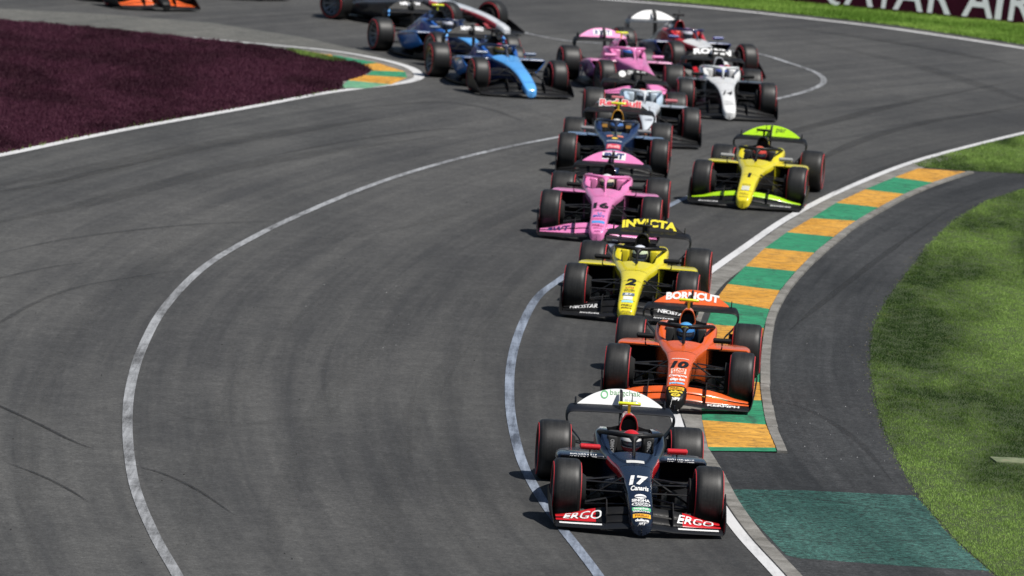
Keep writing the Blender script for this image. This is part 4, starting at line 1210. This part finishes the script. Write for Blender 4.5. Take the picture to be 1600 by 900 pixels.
for s in (-1, 1): put('rb', plate(lambda u, v: pod_lip(u, v), s * .36, s * .82, .0, 1.0, 6, 1), "sidepod_sunlit_lip", (.20, .30, .46), 'pod-1' if s > 0 else 'pod1')  # sunlight on the sidepod lips, put in as paler blue plates
for s in (-1, 1): put('rb', plate(lambda u, v: (u, -1.395, v), s * .16, s * .25, .70, .755, 3, 2), "headrest_badge", (.75, .38, .08), 'pad-1' if s < 0 else 'pad1')

L = livery((.66, .70, .74), airbox=BLACK, halo=paint((.66, .70, .74)), side=BLACK, nose_edge=RED, edge=(.66, .70, .74), tip=(.72, .20, .03), rflap=BLACK, fflap=BLACK, fflap_in=BLACK, pod=(.40, .44, .50), pod_side=BLACK, mirror=(.55, .16, .18), surround=(.50, .62, .74), headpad=(.55, .64, .72))
make_car('hw', 2.24, 119.5, 3.5, L, "white and pale blue racing car half hidden behind the dark blue one", ((.45, .52, .6), (.60, .06, .05), (.3, .4, .5)), "driver behind the white halo of the white and pale blue car")
put('hw', plate(lambda a, b: on_flap(a, b, .0), -.30, -.165, .045, .155, 2, 2, True), "wing_badge", WHITE, 'rflap'); rtext('hw', "TTT", (.3, .3, .3), -.232, .085, .07, .03, .0, .02, 0, .004)
nz = 0
for u, s, w in ((-.085, "CSPW", .11), (.05, "UD", .075), (.17, "OIL", .09)): rtext('hw', s, (.66, .66, .66), u, .065, w, .07, .03, .03)
num('hw', "11", (.12, .12, .15), 172, 178, .16, .05, .2); nrow('hw', "UMF", (.15, .16, .2), 186, 189, .13, .03)

L = livery(WHITE, side=BLACK, edge=BLACK, nose_edge=BLACK, airbox=(.62, .63, .65), cover=(.50, .52, .55), halo=paint((.70, .72, .72)), pod=(.03, .035, .05), pod_side=BLACK, rflap=BLACK, fflap=BLACK, fflap_in=BLACK, cover_side=BLACK, headpad=WHITE)
make_car('14', 3.84, 126.2, 3.5, L, "white nosed racing car numbered 14 with black wings", ((.08, .12, .42), (.55, .2, .5), (.6, .3, .1)), "driver in dark blue helmet inside the white nosed car numbered 14")
num('14', "14", BLACK, 142.5, 148.5, .20, .03, .3); rtext('14', "RODIN", (.85, .85, .85), .0, .022, .74, .105, .045, .06); nrow('14', "PIRELLI", (.5, .5, .5), 158, 160.3, .15, .02); nrow('14', "dallara", (.5, .5, .5), 162, 164, .15, .02)

L = livery(PINK, headpad=PINK, cam=FYEL, halo=paint(PINK), mirror=PINK, pod_side=(.34, .12, .40), cover_side=(.5, .15, .4))
make_car('pink2', 2.31, 129.5, 13.5, L, "pink racing car turning in behind, purple sidepod with dark number", ((.03, .12, .45), (.6, .62, .66), (.3, .32, .36)), "driver in blue visored white helmet inside the rear pink car")
put('pink2', plate(lambda a, b: on_flap(a, b, .03), -.19, .19, .028, .13, 10, 2), "wing_badge", (.75, .72, .75), 'rflap'); rtext('pink2', "B W T", (.015, .03, .16), .0, .042, .33, .080, .03, .06, .1, .004)
put('pink2', word(lambda u, v: (.862 - .02 * max(abs(u) - .2, 0), -1.62 + u, .17 + v), "17", 0, 0, .42, .30, .05, .1), "race_number", (.02, .02, .08), 'pod1')
num('pink2', "17", (.5, .12, .3), 104, 110, .18, .03, .2)

L = livery(WHITE, side=BLACK, nose_edge=RED, edge=RED, surround=(.62, .03, .035), headpad=(.66, .05, .04), tip=RED, cover=(.45, .46, .48), cover_side=(.60, .04, .05), airbox=BLACK, airbox_rim=RED, pod=(.015, .03, .16), pod_side=(.012, .022, .10), rflap=WHITE, mirror=(.02, .04, .22), halo=paint((.02, .02, .07)), fflap=RED, fflap_in=BLACK, rmain=paint((.07, .075, .08)))
make_car('red', 3.75, 135.6, 19.5, L, "red, white and navy racing car with a white rear wing", ((.58, .58, .66), (.5, .3, .5), (.45, .45, .55)), "driver in white helmet inside the red, white and navy car")
num('red', "24", BLACK, 74, 80, .18, .03, .1)

for key, x, y, yaw, lab, hel, hlab, camc, txt in (
    ('blue1', -.17, 128.1, 16.0, "blue racing car with pale blue nose, nearest the left kerb", ((.12, .10, .02), (.62, .05, .10), (.3, .35, .05)), "driver in red topped helmet inside the front blue car", BLACK, "NEWYORKO"),
    ('blue2', -1.12, 133.9, 23.0, "second blue racing car with a yellow camera pod, behind the other blue one", ((.5, .52, .6), (.05, .06, .12), (.1, .1, .2)), "driver in dark helmet inside the second blue car", FYEL, "hilfiger W")):
    L = livery(LBLUE, side=DBLUE, nose_edge=DBLUE, edge=DBLUE, surround=(.02, .11, .42), airbox=BLACK, cover=(.03, .16, .55), cover_side=(.02, .11, .42), pod=(.015, .06, .20), pod_side=(.03, .18, .60), rflap=BLACK, fflap=BLACK, fflap_in=BLACK, cam=camc, halo=paint((.012, .02, .05)), mirror=(.10, .14, .22))
    make_car(key, x, y, yaw, L, lab, hel, hlab)
    rtext(key, txt, (.72, .72, .74), .02, .045, .46, .075, .04, .05)
    for s in (-1, 1):
        put(key, tube([(s * .585, -3.22, .74), (s * .60, -3.20, .80), (s * .57, -3.24, .83)], .02, .035, 8), "endplate_tip", LBLUE, 'rwing')

L = livery((.55, .57, .60), side=(.03, .03, .034), nose_edge=(.58, .08, .10), edge=(.58, .08, .10), surround=(.10, .10, .12), airbox=BLACK, cover=(.13, .14, .16), cover_side=(.06, .065, .07), pod=(.07, .075, .085), pod_side=(.05, .05, .055), rflap=BLACK, fflap=BLACK, fflap_in=(.3, .05, .06), halo=paint(BLACK))
make_car('grey', -1.30, 143.0, 52.0, L, "dark grey racing car with a white and pink edged nose at the top", ((.55, .4, .45), (.6, .2, .3), (.3, .3, .3)), "driver inside the dark grey car at the top")

L = livery(BLACK, fflap=ORANGE, fflap_in=ORANGE, rflap=ORANGE, top=ORANGE, tip=BLACK)
make_car('tl', -8.38, 144.1, 28.0, L, "black and orange racing car cut off by the top left edge", ((.6, .3, .1), (.5, .2, .05), (.2, .1, .05)), "driver inside the black and orange car at the top left")
L = livery((.02, .022, .03), rflap=WHITE)
make_car('tl2', -6.61, 149.1, 32.0, L, "dark racing car of which only the underside shows at the top edge", ((.5, .5, .5), (.1, .1, .1), (.2, .2, .2)), "driver inside the dark car at the top edge")
for m in list(ZONES.values()):
    pass
